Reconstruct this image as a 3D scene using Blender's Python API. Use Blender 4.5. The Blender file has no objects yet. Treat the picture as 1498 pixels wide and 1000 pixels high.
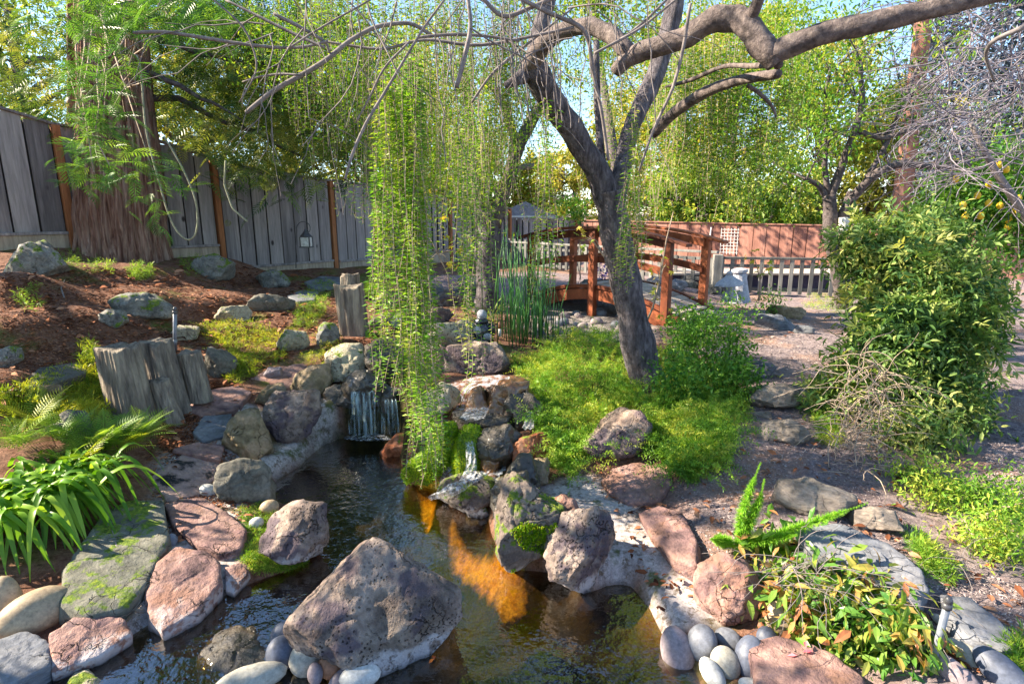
import bpy, math, random
import numpy as np
from math import radians, sin, cos, pi
from mathutils import Vector
random.seed(7); RNG = np.random.default_rng(7)
SC = bpy.context.scene; COL = SC.collection
# ------------------------------------------------------------------ camera
PITCH = radians(12.6); F = 850.0; EYE = 1.9
cam_d = bpy.data.cameras.new('camera'); cam = bpy.data.objects.new('camera', cam_d); COL.objects.link(cam)
cam.location = (0, 0, EYE); cam.rotation_euler = (pi/2-PITCH, 0, 0)
cam_d.sensor_width = 36; cam_d.lens = 36*F/1498; cam_d.clip_end = 2000; cam_d.clip_start = .05
SC.camera = cam
# ------------------------------------------------------------------ sky, sun, exposure
SUN_AZ = (-.99, .06); SUN_EL = radians(35)
w = bpy.data.worlds.new('World'); SC.world = w; w.use_nodes = True
nt = w.node_tree; bg = nt.nodes['Background']
sky = nt.nodes.new('ShaderNodeTexSky'); sky.sky_type = 'NISHITA'; sky.sun_disc = False
sky.sun_elevation = SUN_EL; sky.sun_rotation = math.atan2(SUN_AZ[0], SUN_AZ[1])
sky.air_density = 1.0; sky.dust_density = .2; sky.ozone_density = 2.6; sky.altitude = 800
nt.links.new(sky.outputs[0], bg.inputs[0]); bg.inputs[1].default_value = .095
sl = bpy.data.lights.new('sun', 'SUN'); sl.energy = 5; sl.angle = radians(.5); sl.color = (1, .86, .66)
so = bpy.data.objects.new('sun', sl); COL.objects.link(so)
_s = Vector((SUN_AZ[0], SUN_AZ[1], 0)).normalized()*cos(SUN_EL); _s.z = sin(SUN_EL)
so.rotation_euler = _s.to_track_quat('Z', 'Y').to_euler()
SC.view_settings.view_transform = 'Standard'; SC.view_settings.look = 'None'
SC.view_settings.gamma = 1; SC.view_settings.exposure = 2.05; SC.view_settings.use_curve_mapping = False
# ------------------------------------------------------------------ pixels (of the 1498x1000 photograph) to places
CP, SP = cos(PITCH), sin(PITCH)
def ray(px, py):
    a = (np.asarray(px, float)-749)/F; b = (500-np.asarray(py, float))/F
    return np.stack([a, CP+b*SP, -SP+b*CP], -1)
EYEP = np.array([0, 0, EYE])
def onz(px, py, z):
    d = ray(px, py); t = (z-EYE)/d[..., 2]; return EYEP+d*t[..., None] if np.ndim(t) else EYEP+d*t
def aty(px, py, Y):
    d = ray(px, py); t = Y/d[..., 1]; return EYEP+d*(t[..., None] if np.ndim(t) else t)
# ------------------------------------------------------------------ noise
def _hash(i, j, k, s):
    n = (i*374761393+j*668265263+k*2147483647+s*1274126177) & 0xffffffff
    n = ((n ^ (n >> 13))*1274126177) & 0xffffffff
    n = ((n ^ (n >> 16))*2246822519) & 0xffffffff
    return ((n >> 8) & 0xffff)/65535.0
def vn(p, f=1.0, s=0):
    p = np.asarray(p, float)*f+17.3; i = np.floor(p).astype(np.int64); t = p-i; t = t*t*(3-2*t)
    r = 0
    for a in (0, 1):
        for b in (0, 1):
            for c in (0, 1):
                wgt = (t[..., 0] if a else 1-t[..., 0])*(t[..., 1] if b else 1-t[..., 1])*(t[..., 2] if c else 1-t[..., 2])
                r = r+wgt*_hash(i[..., 0]+a, i[..., 1]+b, i[..., 2]+c, s)
    return r*2-1
def fbm(p, f=1.0, o=4, s=0):
    r = 0; a = 1
    for k in range(o):
        r = r+a*vn(p, f, s+k*7); f *= 2.03; a *= .5
    return r
def smooth(x, a, b):
    t = np.clip((x-a)/(b-a), 0, 1); return t*t*(3-2*t)
def unit(v): return v/np.maximum(np.linalg.norm(v, axis=-1, keepdims=True), 1e-9)
# ------------------------------------------------------------------ mesh building
class MB:
    def __init__(s): s.v = []; s.f = {}; s.n = 0; s.r = []
    def add(s, v, faces, rnd=.5):
        v = np.asarray(v, float).reshape(-1, 3)
        for f in (faces if isinstance(faces, list) else [faces]):
            f = np.asarray(f, np.int64); s.f.setdefault(f.shape[1], []).append(f+s.n)
        s.v.append(v); s.n += len(v)
        s.r.append(np.full(len(v), rnd, float) if np.ndim(rnd) == 0 else np.asarray(rnd, float))
    def box(s, c, size, rz=0, rx=0, ry=0, rnd=None):
        sx, sy, sz = [q/2 for q in size]
        v = np.array([[x, y, z] for x in (-sx, sx) for y in (-sy, sy) for z in (-sz, sz)])
        if rx: v = v@np.array([[1, 0, 0], [0, cos(rx), -sin(rx)], [0, sin(rx), cos(rx)]]).T
        if ry: v = v@np.array([[cos(ry), 0, sin(ry)], [0, 1, 0], [-sin(ry), 0, cos(ry)]]).T
        if rz: v = v@np.array([[cos(rz), -sin(rz), 0], [sin(rz), cos(rz), 0], [0, 0, 1]]).T
        s.add(v+np.array(c), np.array([[0, 1, 3, 2], [4, 6, 7, 5], [0, 4, 5, 1], [2, 3, 7, 6], [0, 2, 6, 4], [1, 5, 7, 3]]),
              random.random() if rnd is None else rnd)
    def tube(s, pts, rad, n=8, rough=0, flute=0, rnd=.5, cap=True):
        P = np.asarray(pts, float); m = len(P); rad = np.broadcast_to(np.asarray(rad, float), (m,))
        T = unit(np.gradient(P, axis=0)); ref = np.array([0, 0, 1.]) if abs(T[0][2]) < .8 else np.array([1., 0, 0])
        N = unit(np.cross(T, ref)); 
        for k in range(1, m):
            q = N[k-1]-T[k]*np.dot(N[k-1], T[k]); N[k] = q/max(np.linalg.norm(q), 1e-6)
        B = np.cross(T, N); th = np.linspace(0, 2*pi, n, endpoint=False)
        d = N[:, None, :]*np.cos(th)[None, :, None]+B[:, None, :]*np.sin(th)[None, :, None]
        R = rad[:, None]*np.ones(n)[None]
        V = P[:, None, :]+d*R[..., None]
        if rough:
            V = V+d*(R*rough*fbm(V, 1.2/max(rad.mean(), .01)*.6, 3))[..., None]
        if flute: V = V+d*(R*flute)[..., None]*0
        i = np.arange(m-1)[:, None]*n; j = np.arange(n)[None]; j2 = (j+1) % n
        f = np.stack([i+j, i+j2, i+n+j2, i+n+j], -1).reshape(-1, 4)
        V = V.reshape(-1, 3); fs = [f]
        if cap and n > 3:
            V = np.vstack([V, P[-1:], P[:1]]); c = m*n; jj = np.arange(n); k2 = (jj+1) % n
            fs.append(np.stack([(m-1)*n+jj, (m-1)*n+k2, np.full(n, c)], -1)); fs.append(np.stack([k2, jj, np.full(n, c+1)], -1))
        s.add(V, fs, rnd)
    def stamp(s, tv, tf, loc, X, Y, Z, sc=1.0, rnd=None):
        """copies of a small template at many places: loc (n,3), frame X,Y,Z (n,3), scale"""
        n = len(loc); sc = np.broadcast_to(np.asarray(sc, float), (n,))
        if n == 0: return
        M = np.stack([X, Y, Z], -2)*sc[:, None, None]            # rows are axes
        V = np.einsum('kj,njc->nkc', tv, M)+loc[:, None, :]
        k = len(tv); rnd = RNG.random(n) if rnd is None else np.broadcast_to(rnd, (n,))
        fs = [(f[None]+(np.arange(n)*k)[:, None, None]).reshape(-1, f.shape[1]) for f in tf]
        s.add(V.reshape(-1, 3), fs, np.repeat(rnd, k))
    def build(s, name, mat, parent=None, origin=None, smoothf=False, bevel=0):
        V = np.vstack(s.v); 
        if parent is None:
            o = np.array([(V[:, 0].min()+V[:, 0].max())/2, (V[:, 1].min()+V[:, 1].max())/2, V[:, 2].min()]) if origin is None else np.array(origin, float)
            base = o
        else:
            base = np.zeros(3); q = parent
            while q is not None: base = base+np.array(q.location); q = q.parent
        V = V-base
        me = bpy.data.meshes.new(name); me.vertices.add(len(V)); me.vertices.foreach_set('co', V.astype(np.float32).ravel())
        loops = []; starts = []; tot = 0
        for k, fl in s.f.items():
            f = np.vstack(fl); loops.append(f.ravel()); starts.append(tot+np.arange(len(f))*k); tot += f.size
        me.loops.add(tot); me.loops.foreach_set('vertex_index', np.concatenate(loops).astype(np.int32))
        st = np.concatenate(starts).astype(np.int32); me.polygons.add(len(st)); me.polygons.foreach_set('loop_start', st)
        if smoothf: me.polygons.foreach_set('use_smooth', np.ones(len(st), bool))
        else: me.polygons.foreach_set('use_smooth', np.zeros(len(st), bool))
        a = me.attributes.new('rnd', 'FLOAT', 'POINT'); a.data.foreach_set('value', np.concatenate(s.r).astype(np.float32))
        me.update(calc_edges=True); me.materials.append(mat)
        ob = bpy.data.objects.new(name, me); COL.objects.link(ob)
        if parent is None: ob.location = base
        else: ob.parent = parent
        if bevel:
            b = ob.modifiers.new('bevel', 'BEVEL'); b.width = bevel; b.segments = 1
        return ob
def tag(o, label, cat=None, group=None, kind=None):
    if label: o['label'] = label
    if cat: o['category'] = cat
    if group: o['group'] = group
    if kind: o['kind'] = kind
    return o
def empty(name, loc, label, cat, group=None):
    o = bpy.data.objects.new(name, None); COL.objects.link(o); o.location = tuple(float(q) for q in loc); o.empty_display_size = .1
    return tag(o, label, cat, group)
def frames(D, up=None, roll=None):
    D = unit(D); up = np.array([0, 0, 1.]) if up is None else up
    Y = np.cross(np.broadcast_to(up, D.shape), D); bad = np.linalg.norm(Y, axis=1) < 1e-3
    Y[bad] = np.array([0, 1., 0]); Y = unit(Y); Z = np.cross(D, Y)
    if roll is not None:
        c, s_ = np.cos(roll)[:, None], np.sin(roll)[:, None]; Y, Z = Y*c+Z*s_, Z*c-Y*s_
    return D, Y, Z
def rdir(n, zlo=-1, zhi=1):
    z = RNG.uniform(zlo, zhi, n); a = RNG.uniform(0, 2*pi, n); r = np.sqrt(np.maximum(0, 1-z*z))
    return np.stack([r*np.cos(a), r*np.sin(a), z], -1)
SUN_D = np.array([SUN_AZ[0], SUN_AZ[1], 0.])/math.hypot(*SUN_AZ)*cos(SUN_EL)+np.array([0, 0, sin(SUN_EL)])
GAPS = []                                     # (place, radius): openings cut in the crowns along sun rays to place sun patches
def lit(C):
    C = np.asarray(C); keep = np.ones(len(C), bool)
    for p, r in GAPS:
        q = C-p; t = q@SUN_D; d = np.linalg.norm(q-t[:, None]*SUN_D, axis=1); keep &= ~((t > .7) & (d < 1.8*r*(1+.35*vn(q, 3.1, 4))+t*.004))
    return keep
# leaf templates: x runs along the leaf, width w
def T_leaf(w=.35, fold=.08, droop=.06):
    return (np.array([[0, 0, 0], [.45, w/2, fold], [1, 0, -droop], [.45, -w/2, fold]]), [np.array([[0, 3, 2, 1]])])
def T_leaf6(w=.3, fold=.06, droop=.15):
    v = np.array([[0, 0, 0], [.35, 0, 0], [.7, 0, -droop*.3], [1, 0, -droop], [.3, w/2, fold], [.68, w*.4, fold-droop*.3], [.3, -w/2, fold], [.68, -w*.4, fold-droop*.3]])
    return v, [np.array([[1, 2, 5, 4], [2, 1, 6, 7]]), np.array([[0, 1, 4], [1, 0, 6], [2, 3, 5], [3, 2, 7]])]
def T_frond(n=11, L=1.0, lw=.30, arch=.25, leafw=.28, taper=1.0, ang=65, up=.1, base=.12):
    """pinnate frond: rachis with paired leaflets"""
    vs = []; fs = []; c = 0; lv, lf = T_leaf(leafw, .0, .1)
    for k in range(n):
        t = base+(1-base)*k/(n-1); z = arch*(t-t*t*1.6); l = lw*(sin(pi*min(1, t*.85+.18))**taper+.06)
        for sgn in (1, -1):
            a = radians(ang*(1-.4*t))*sgn; d = np.array([cos(a), sin(a), up]); p = np.array([-sin(a), cos(a), 0]); nz = np.array([0, 0, 1.])
            v = (lv[:, :1]*d+lv[:, 1:2]*p+lv[:, 2:3]*nz)*l+np.array([t*L, 0, z]); vs.append(v); fs.append(lf[0]+c); c += 4
    t = np.linspace(0, 1, 4); z = arch*(t-t*t*1.6); wd = .008
    r = np.vstack([np.stack([t*L, np.full(4, wd), z], -1), np.stack([t*L, np.full(4, -wd), z], -1)]); vs.append(r)
    fs.append(np.array([[c+i, c+i+4, c+i+5, c+i+1] for i in range(3)]))
    return np.vstack(vs), [np.vstack(fs)]
def T_fluff(n=14, w=.1, seed=1, zlo=-.2):
    r = np.random.default_rng(seed); vs = []; fs = []
    for k in range(n):
        z = r.uniform(zlo, 1); a = r.uniform(0, 2*pi); q = math.sqrt(max(0, 1-z*z)); d = np.array([q*cos(a), q*sin(a), z])
        p = unit(np.cross(d, r.normal(size=3))[None])[0]; b = d*r.uniform(0, .5); l = r.uniform(.4, .8)
        vs.append(np.array([b, b+d*l*.5+p*w*l, b+d*l, b+d*l*.5-p*w*l])); fs.append(np.array([[0, 1, 2, 3]])+4*k)
    return np.vstack(vs), [np.vstack(fs)]
# ------------------------------------------------------------------ materials
MATS = {}
def newmat(name):
    m = bpy.data.materials.new(name); m.use_nodes = True; n = m.node_tree; n.nodes.clear()
    out = n.nodes.new('ShaderNodeOutputMaterial'); return m, n, out
def nd(n, t, **kw):
    x = n.nodes.new('ShaderNode'+t)
    for k, v in kw.items():
        if k in x.inputs.keys(): x.inputs[k].default_value = v
        else: setattr(x, k, v)
    return x
def ramp(n, cols, inp, pos=None, interp='LINEAR'):
    r = n.nodes.new('ShaderNodeValToRGB'); e = r.color_ramp; e.interpolation = interp
    k = len(cols); pos = pos or [i/(k-1) for i in range(k)]
    while len(e.elements) < k: e.elements.new(.5)
    for i in range(k): e.elements[i].position = pos[i]; e.elements[i].color = (*cols[i], 1)
    n.links.new(inp, r.inputs[0]); return r.outputs[0]
def mixc(n, fac, a, b, mode='MIX'):
    x = n.nodes.new('ShaderNodeMix'); x.data_type = 'RGBA'; x.blend_type = mode
    for i, q in ((0, fac), (6, a), (7, b)):
        if hasattr(q, 'is_linked'): n.links.new(q, x.inputs[i])
        else: x.inputs[i].default_value = (q if i == 0 else (*q, 1))
    return x.outputs[2]
def mth(n, op, a, b=0.0, clamp=False):
    x = n.nodes.new('ShaderNodeMath'); x.operation = op; x.use_clamp = clamp
    for i, q in ((0, a), (1, b)):
        if hasattr(q, 'is_linked'): n.links.new(q, x.inputs[i])
        else: x.inputs[i].default_value = q
    return x.outputs[0]
def noise(n, pos, sc, det=4, rough=.6, scale3=None):
    x = n.nodes.new('ShaderNodeTexNoise'); x.inputs['Scale'].default_value = sc; x.inputs['Detail'].default_value = det; x.inputs['Roughness'].default_value = rough
    if scale3:
        m = n.nodes.new('ShaderNodeMapping'); m.inputs['Scale'].default_value = scale3; n.links.new(pos, m.inputs[0]); pos = m.outputs[0]
    n.links.new(pos, x.inputs['Vector']); return x.outputs['Fac']
def rngc(n, v, a, b, c=0., d=1.):
    x = n.nodes.new('ShaderNodeMapRange'); n.links.new(v, x.inputs[0])
    for i, q in enumerate((a, b, c, d)): x.inputs[i+1].default_value = q
    return x.outputs[0]
def M_leaf(name, cols, trans=.45, rough=.45, spec=.3, nscale=0):
    m, n, out = newmat(name); a = nd(n, 'Attribute', attribute_name='rnd'); fac = a.outputs['Fac']
    c = ramp(n, cols, fac); geo = nd(n, 'NewGeometry')
    if nscale:
        f = rngc(n, noise(n, geo.outputs['Position'], nscale, 2), .35, .65, -.3, .3); c = ramp(n, cols, mth(n, 'ADD', fac, f, True))
    p = nd(n, 'BsdfPrincipled', Roughness=rough); p.inputs['Specular IOR Level'].default_value = spec; n.links.new(c, p.inputs['Base Color'])
    t = nd(n, 'BsdfTranslucent'); tc = mixc(n, 1.0, c, (1.35, 1.25, .55), 'MULTIPLY'); n.links.new(tc, t.inputs[0])
    s = nd(n, 'MixShader'); s.inputs[0].default_value = trans; n.links.new(p.outputs[0], s.inputs[1]); n.links.new(t.outputs[0], s.inputs[2])
    n.links.new(s.outputs[0], out.inputs[0]); MATS[name] = m; return m
def M_surf(name, cols, sc=3, det=6, rough=.85, bump=.4, bsc=30, stretch=None, spec=.25, rndmix=0, pit=0, moss=0, mineral=0, wet=0, bd=.01, pos=None, streak=None, mosscol=(.10, .16, .02), rockpatch=None):
    m, n, out = newmat(name); geo = nd(n, 'NewGeometry'); P = geo.outputs['Position']
    f = noise(n, P, sc, det, .65, stretch); 
    a = nd(n, 'Attribute', attribute_name='rnd')
    if rndmix: f = mth(n, 'ADD', f, mth(n, 'MULTIPLY', mth(n, 'SUBTRACT', a.outputs['Fac'], .5), rndmix), True)
    f = rngc(n, f, .28, .72); c = ramp(n, cols, f, pos)
    if rockpatch: c = mixc(n, rngc(n, noise(n, P, sc*.8, 3, .6), .52, .6), c, rockpatch)
    fine = noise(n, P, bsc, 5, .7, stretch)
    c = mixc(n, 1.0, c, ramp(n, [(.62, .62, .62), (1.25, 1.25, 1.25)], rngc(n, fine, .3, .7)), 'MULTIPLY')
    h = fine; r = rough
    if pit:
        v = nd(n, 'TexVoronoi'); v.inputs['Scale'].default_value = pit; n.links.new(P, v.inputs['Vector'])
        pk = rngc(n, mth(n, 'ADD', v.outputs['Distance'], mth(n, 'MULTIPLY', noise(n, P, pit*.9, 3), .3)), .26, .46); msk = rngc(n, noise(n, P, pit*.14, 3), .44, .60)
        pk = mth(n, 'MAXIMUM', pk, mth(n, 'SUBTRACT', 1.0, msk))
        c = mixc(n, 1.0, c, ramp(n, [(.3, .28, .26), (1, 1, 1)], pk), 'MULTIPLY'); h = mth(n, 'ADD', h, mth(n, 'MULTIPLY', pk, .9))
    if (pit or mineral or 'slab' in name or name in ('granite', 'sandstone', 'blue_slate')) and 'pebble' not in name:      # fracture lines
        mv = n.nodes.new('ShaderNodeVectorMath'); mv.operation = 'ADD'; nz = n.nodes.new('ShaderNodeTexNoise'); nz.inputs['Scale'].default_value = 5; nz.inputs['Detail'].default_value = 4; n.links.new(P, nz.inputs['Vector'])
        sc2 = n.nodes.new('ShaderNodeVectorMath'); sc2.operation = 'SCALE'; n.links.new(nz.outputs['Color'], sc2.inputs[0]); sc2.inputs['Scale'].default_value = .45; n.links.new(P, mv.inputs[0]); n.links.new(sc2.outputs[0], mv.inputs[1])
        v2 = nd(n, 'TexVoronoi'); v2.feature = 'DISTANCE_TO_EDGE'; v2.inputs['Scale'].default_value = 5.5; n.links.new(mv.outputs[0], v2.inputs['Vector'])
        ck = mth(n, 'MAXIMUM', rngc(n, v2.outputs['Distance'], .0, .022), rngc(n, noise(n, P, 3.3, 2), .58, .52))
        c = mixc(n, 1.0, c, ramp(n, [(.52, .50, .48), (1, 1, 1)], ck), 'MULTIPLY'); h = mth(n, 'ADD', h, mth(n, 'MULTIPLY', ck, .8))
        lo = noise(n, P, 2.2, 3, .6); c = mixc(n, 1.0, c, ramp(n, [(.68, .70, .66), (1.0, 1.0, 1.0), (1.22, 1.15, 1.05)], rngc(n, lo, .3, .7)), 'MULTIPLY')
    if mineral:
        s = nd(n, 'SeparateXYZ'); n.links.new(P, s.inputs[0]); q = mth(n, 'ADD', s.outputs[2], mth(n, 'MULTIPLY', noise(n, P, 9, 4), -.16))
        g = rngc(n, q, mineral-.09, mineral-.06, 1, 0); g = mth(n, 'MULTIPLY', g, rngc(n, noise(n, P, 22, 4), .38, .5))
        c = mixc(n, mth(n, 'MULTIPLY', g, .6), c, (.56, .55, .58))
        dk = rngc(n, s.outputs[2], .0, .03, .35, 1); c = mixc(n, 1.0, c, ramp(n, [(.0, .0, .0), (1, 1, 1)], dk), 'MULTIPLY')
    if moss:
        s2 = nd(n, 'SeparateXYZ'); n.links.new(geo.outputs['Normal'], s2.inputs[0])
        mm = mth(n, 'ADD', noise(n, P, 7, 5, .7), mth(n, 'MULTIPLY', s2.outputs[2], .12)); g = rngc(n, mm, .72-moss*.4, .78-moss*.4)
        mc = ramp(n, [tuple(q*.5 for q in mosscol), mosscol, (mosscol[0]*2.2, mosscol[1]*1.6, mosscol[2])], rngc(n, noise(n, P, 60, 3), .3, .7))
        c = mixc(n, g, c, mc)
    p = nd(n, 'BsdfPrincipled', Roughness=r); p.inputs['Specular IOR Level'].default_value = spec; n.links.new(c, p.inputs['Base Color'])
    if wet: p.inputs['Coat Weight'].default_value = wet; p.inputs['Coat Roughness'].default_value = .12
    b = nd(n, 'Bump', Strength=bump, Distance=bd); n.links.new(h, b.inputs['Height']); n.links.new(b.outputs[0], p.inputs['Normal'])
    n.links.new(p.outputs[0], out.inputs[0]); MATS[name] = m; return m
# ------------------------------------------------------------------ material set
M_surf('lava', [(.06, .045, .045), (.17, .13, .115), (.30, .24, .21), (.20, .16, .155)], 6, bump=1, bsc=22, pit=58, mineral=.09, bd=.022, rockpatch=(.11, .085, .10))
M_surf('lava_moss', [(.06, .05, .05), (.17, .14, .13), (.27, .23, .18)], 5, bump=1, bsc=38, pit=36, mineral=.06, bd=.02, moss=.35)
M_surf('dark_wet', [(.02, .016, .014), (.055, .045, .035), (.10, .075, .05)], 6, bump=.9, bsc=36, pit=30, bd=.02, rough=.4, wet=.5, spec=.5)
M_surf('brown_wet', [(.03, .015, .008), (.12, .05, .018), (.24, .11, .035), (.07, .04, .03)], 6, bump=.8, bsc=26, bd=.015, rough=.3, wet=.8, spec=.5)
M_surf('pink_slab', [(.06, .04, .045), (.19, .115, .115), (.32, .20, .175), (.15, .105, .12)], 6, bump=1, bsc=20, bd=.02, mineral=.07, rockpatch=(.25, .14, .11))
M_surf('pink_black', [(.02, .02, .022), (.30, .21, .19), (.36, .26, .23)], 7, bump=.8, bsc=24, bd=.012, pos=[.25, .45, 1])
M_surf('grey_slab', [(.06, .06, .055), (.15, .15, .125), (.26, .245, .20)], 6, bump=1, bsc=22, bd=.012, moss=.28, mineral=.05)
M_surf('dark_slab', [(.085, .08, .07), (.15, .14, .12), (.19, .18, .15)], 5, bump=.6, bsc=40, bd=.008)
M_surf('tan_rock', [(.10, .075, .045), (.22, .17, .10), (.33, .25, .17), (.17, .15, .07)], 6, bump=1, bsc=20, bd=.02, mineral=.05)
M_surf('granite', [(.08, .08, .085), (.21, .205, .19), (.34, .32, .29)], 10, bump=.9, bsc=45, bd=.012, moss=.30)
M_surf('pale_block', [(.20, .18, .14), (.40, .36, .27), (.50, .45, .34)], 6, bump=1, bsc=34, pit=40, bd=.015, moss=.2)
M_surf('blue_slate', [(.09, .10, .12), (.17, .18, .21), (.26, .26, .28)], 5, bump=.9, bsc=26, bd=.008, stretch=(1, 1, 4))
M_surf('sandstone', [(.13, .11, .10), (.25, .21, .18), (.33, .29, .26)], 5, bump=1, bsc=24, bd=.01, stretch=(1.4, .8, 5))
M_surf('red_rock', [(.12, .03, .015), (.34, .11, .05), (.42, .26, .18)], 8, bump=.9, bsc=34, pit=44, bd=.012, moss=.25)
M_surf('moss_rock', [(.05, .045, .03), (.12, .10, .05), (.20, .16, .08)], 6, bump=.9, bsc=36, pit=34, bd=.015, moss=.85, mosscol=(.12, .20, .015), wet=.2)
M_surf('sun_streak_bed', [(.07, .04, .01), (.50, .24, .02), (.85, .48, .05), (.40, .20, .02)], 7, bump=.3, bsc=30, bd=.015)
for k, c in dict(pebble_slate=(.09, .105, .15), pebble_grey=(.17, .18, .21), pebble_tan=(.34, .26, .17), pebble_pale=(.36, .34, .29), pebble_orange=(.33, .15, .08), pebble_white=(.50, .50, .48), pebble_mauve=(.24, .195, .21)).items():
    M_surf(k, [tuple(q*.75 for q in c), c, tuple(min(.8, q*1.2) for q in c)], 9, bump=.12, bsc=60, bd=.004, rough=.5, spec=.4)
M_surf('old_wood', [(.06, .05, .045), (.24, .20, .165), (.44, .38, .29)], 16, bump=1, bsc=34, bd=.03, stretch=(1, 1, .10))
M_surf('fence_plain', [(.19, .175, .175), (.34, .315, .31), (.45, .415, .40)], 5, bump=.5, bsc=26, bd=.006, stretch=(1, 1, .07), rndmix=.55)
M_surf('fence_tan', [(.22, .18, .13), (.36, .30, .23), (.44, .37, .28)], 5, bump=.5, bsc=26, bd=.006, stretch=(1, 1, .1), rndmix=.3)
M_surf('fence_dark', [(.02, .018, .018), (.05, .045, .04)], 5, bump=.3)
M_surf('fence_post', [(.20, .075, .03), (.34, .14, .06), (.42, .19, .09)], 5, bump=.5, bsc=26, bd=.006, stretch=(1, 1, .1))
M_surf('terracotta', [(.22, .10, .075), (.34, .165, .125), (.42, .22, .165)], 3, bump=.4, bsc=22, bd=.005, stretch=(1, 1, .1), rndmix=.3)
M_surf('picket_grey', [(.10, .10, .10), (.18, .18, .175), (.26, .25, .235)], 5, bump=.4, bsc=22, bd=.005, stretch=(1, 1, .1), rndmix=.5)
M_surf('bridge_wood', [(.07, .018, .009), (.20, .052, .02), (.32, .095, .04)], 5, bump=.4, bsc=30, bd=.004, stretch=(.5, .5, .5), rndmix=.35, rough=.6, spec=.3)
M_surf('deck_wood', [(.26, .20, .17), (.40, .33, .29), (.5, .42, .36)], 5, bump=.4, bsc=30, bd=.004, rndmix=.5)
M_surf('redwood_bark', [(.05, .022, .018), (.24, .12, .085), (.46, .30, .23), (.58, .45, .36)], 20, bump=1, bsc=44, bd=.06, stretch=(1, 1, .055), moss=.12)
M_surf('mayten_bark', [(.025, .02, .023), (.125, .108, .12), (.26, .23, .245)], 26, bump=1, bsc=70, bd=.03, stretch=(1, 1, .3))
M_surf('limb_bark', [(.035, .028, .027), (.145, .115, .11), (.27, .22, .195)], 18, bump=1, bsc=50, bd=.012)
M_surf('twig_bark', [(.14, .12, .115), (.27, .235, .23)], 12, bump=.4)
M_surf('dark_bark', [(.04, .032, .034), (.11, .09, .09), (.18, .15, .15)], 16, bump=.8, bsc=40, bd=.015)
M_surf('pole_bark', [(.15, .07, .05), (.28, .13, .085), (.38, .21, .15)], 6, bump=.5, bsc=20, bd=.01, stretch=(1, 1, .3))
M_surf('mauve_twig', [(.15, .13, .15), (.27, .24, .28)], 12, bump=.3)
M_surf('dry_twig', [(.22, .16, .12), (.42, .34, .27)], 12, bump=.3)
M_surf('metal_grey', [(.16, .18, .22), (.24, .27, .33)], 12, rough=.35, bump=.05, spec=.6)
M_surf('metal_dark', [(.05, .05, .06), (.10, .10, .11)], 12, rough=.4, bump=.05, spec=.6)
M_surf('white_paint', [(.62, .62, .60), (.78, .77, .74)], 9, bump=.1)
M_surf('stone_grey', [(.30, .30, .36), (.44, .44, .50), (.54, .54, .60)], 16, bump=.6, bsc=60, bd=.006)
M_surf('statue_dark', [(.008, .009, .014), (.03, .03, .045), (.35, .35, .38)], 15, bump=.2, rough=.25, spec=.6, pos=[0, .62, .9])
M_surf('statue_pale', [(.25, .26, .30), (.50, .50, .55)], 20, bump=.2, rough=.4)
M_surf('hose_green', [(.25, .27, .18), (.38, .38, .28)], 12, bump=.05)
M_surf('roof_grey', [(.20, .20, .24), (.32, .32, .37)], 6, bump=.3, bsc=20)
M_surf('lemon', [(.75, .45, .02), (.85, .58, .04)], 12, bump=.15, bsc=80, bd=.002, rough=.4)
M_surf('spa_dark', [(.03, .03, .06), (.07, .06, .10)], 4, bump=.2)
M_leaf('leaf_mayten', [(.05, .15, .015), (.11, .26, .02), (.20, .36, .03), (.36, .40, .05)], .45)
M_leaf('leaf_curtain', [(.07, .20, .02), (.15, .34, .03), (.26, .43, .04), (.44, .47, .08)], .4, nscale=3)
M_leaf('leaf_redwood', [(.025, .08, .03), (.06, .17, .04), (.11, .26, .05), (.20, .34, .06)], .35)
M_leaf('leaf_cedar', [(.02, .055, .02), (.06, .13, .03), (.13, .21, .04), (.30, .33, .08)], .3, nscale=.8)
M_leaf('leaf_bgyellow', [(.12, .17, .03), (.26, .30, .05), (.45, .43, .09), (.55, .48, .14)], .5, nscale=.5)
M_leaf('leaf_bggreen', [(.04, .11, .02), (.12, .24, .03), (.25, .36, .06), (.46, .48, .12)], .45, nscale=.5)
M_leaf('leaf_blueconifer', [(.04, .06, .09), (.09, .12, .19), (.17, .20, .29)], .2, nscale=.8)
M_leaf('leaf_cover', [(.07, .19, .02), (.16, .33, .03), (.27, .43, .05), (.46, .50, .08)], .4, nscale=2.5)
M_leaf('leaf_shrub', [(.04, .14, .02), (.10, .26, .03), (.20, .36, .05)], .4, nscale=3)
M_leaf('leaf_fern', [(.10, .22, .03), (.20, .36, .05), (.36, .50, .09)], .45, nscale=3)
M_leaf('leaf_yellowfern', [(.12, .22, .02), (.28, .36, .03), (.46, .46, .05)], .45, nscale=3)
M_leaf('leaf_strap', [(.06, .17, .01), (.13, .30, .02), (.28, .45, .05)], .4, rough=.4, spec=.35)
M_leaf('leaf_bush', [(.04, .10, .03), (.10, .20, .05), (.20, .31, .08), (.42, .44, .14)], .4, rough=.5, spec=.25, nscale=2.2)
M_leaf('leaf_nandina', [(.06, .18, .03), (.12, .26, .04), (.22, .34, .06), (.38, .33, .08), (.42, .17, .08)], .4, rough=.35, spec=.4, nscale=1.6)
M_leaf('leaf_maple', [(.12, .24, .03), (.36, .40, .06), (.55, .40, .06)], .5)
M_leaf('leaf_plume', [(.12, .32, .02), (.24, .50, .04), (.36, .60, .06)], .45)
M_leaf('reed', [(.02, .09, .03), (.05, .18, .05), (.10, .26, .06)], .15, rough=.4)
M_leaf('grass_blade', [(.18, .28, .04), (.35, .42, .10)], .4)
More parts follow.
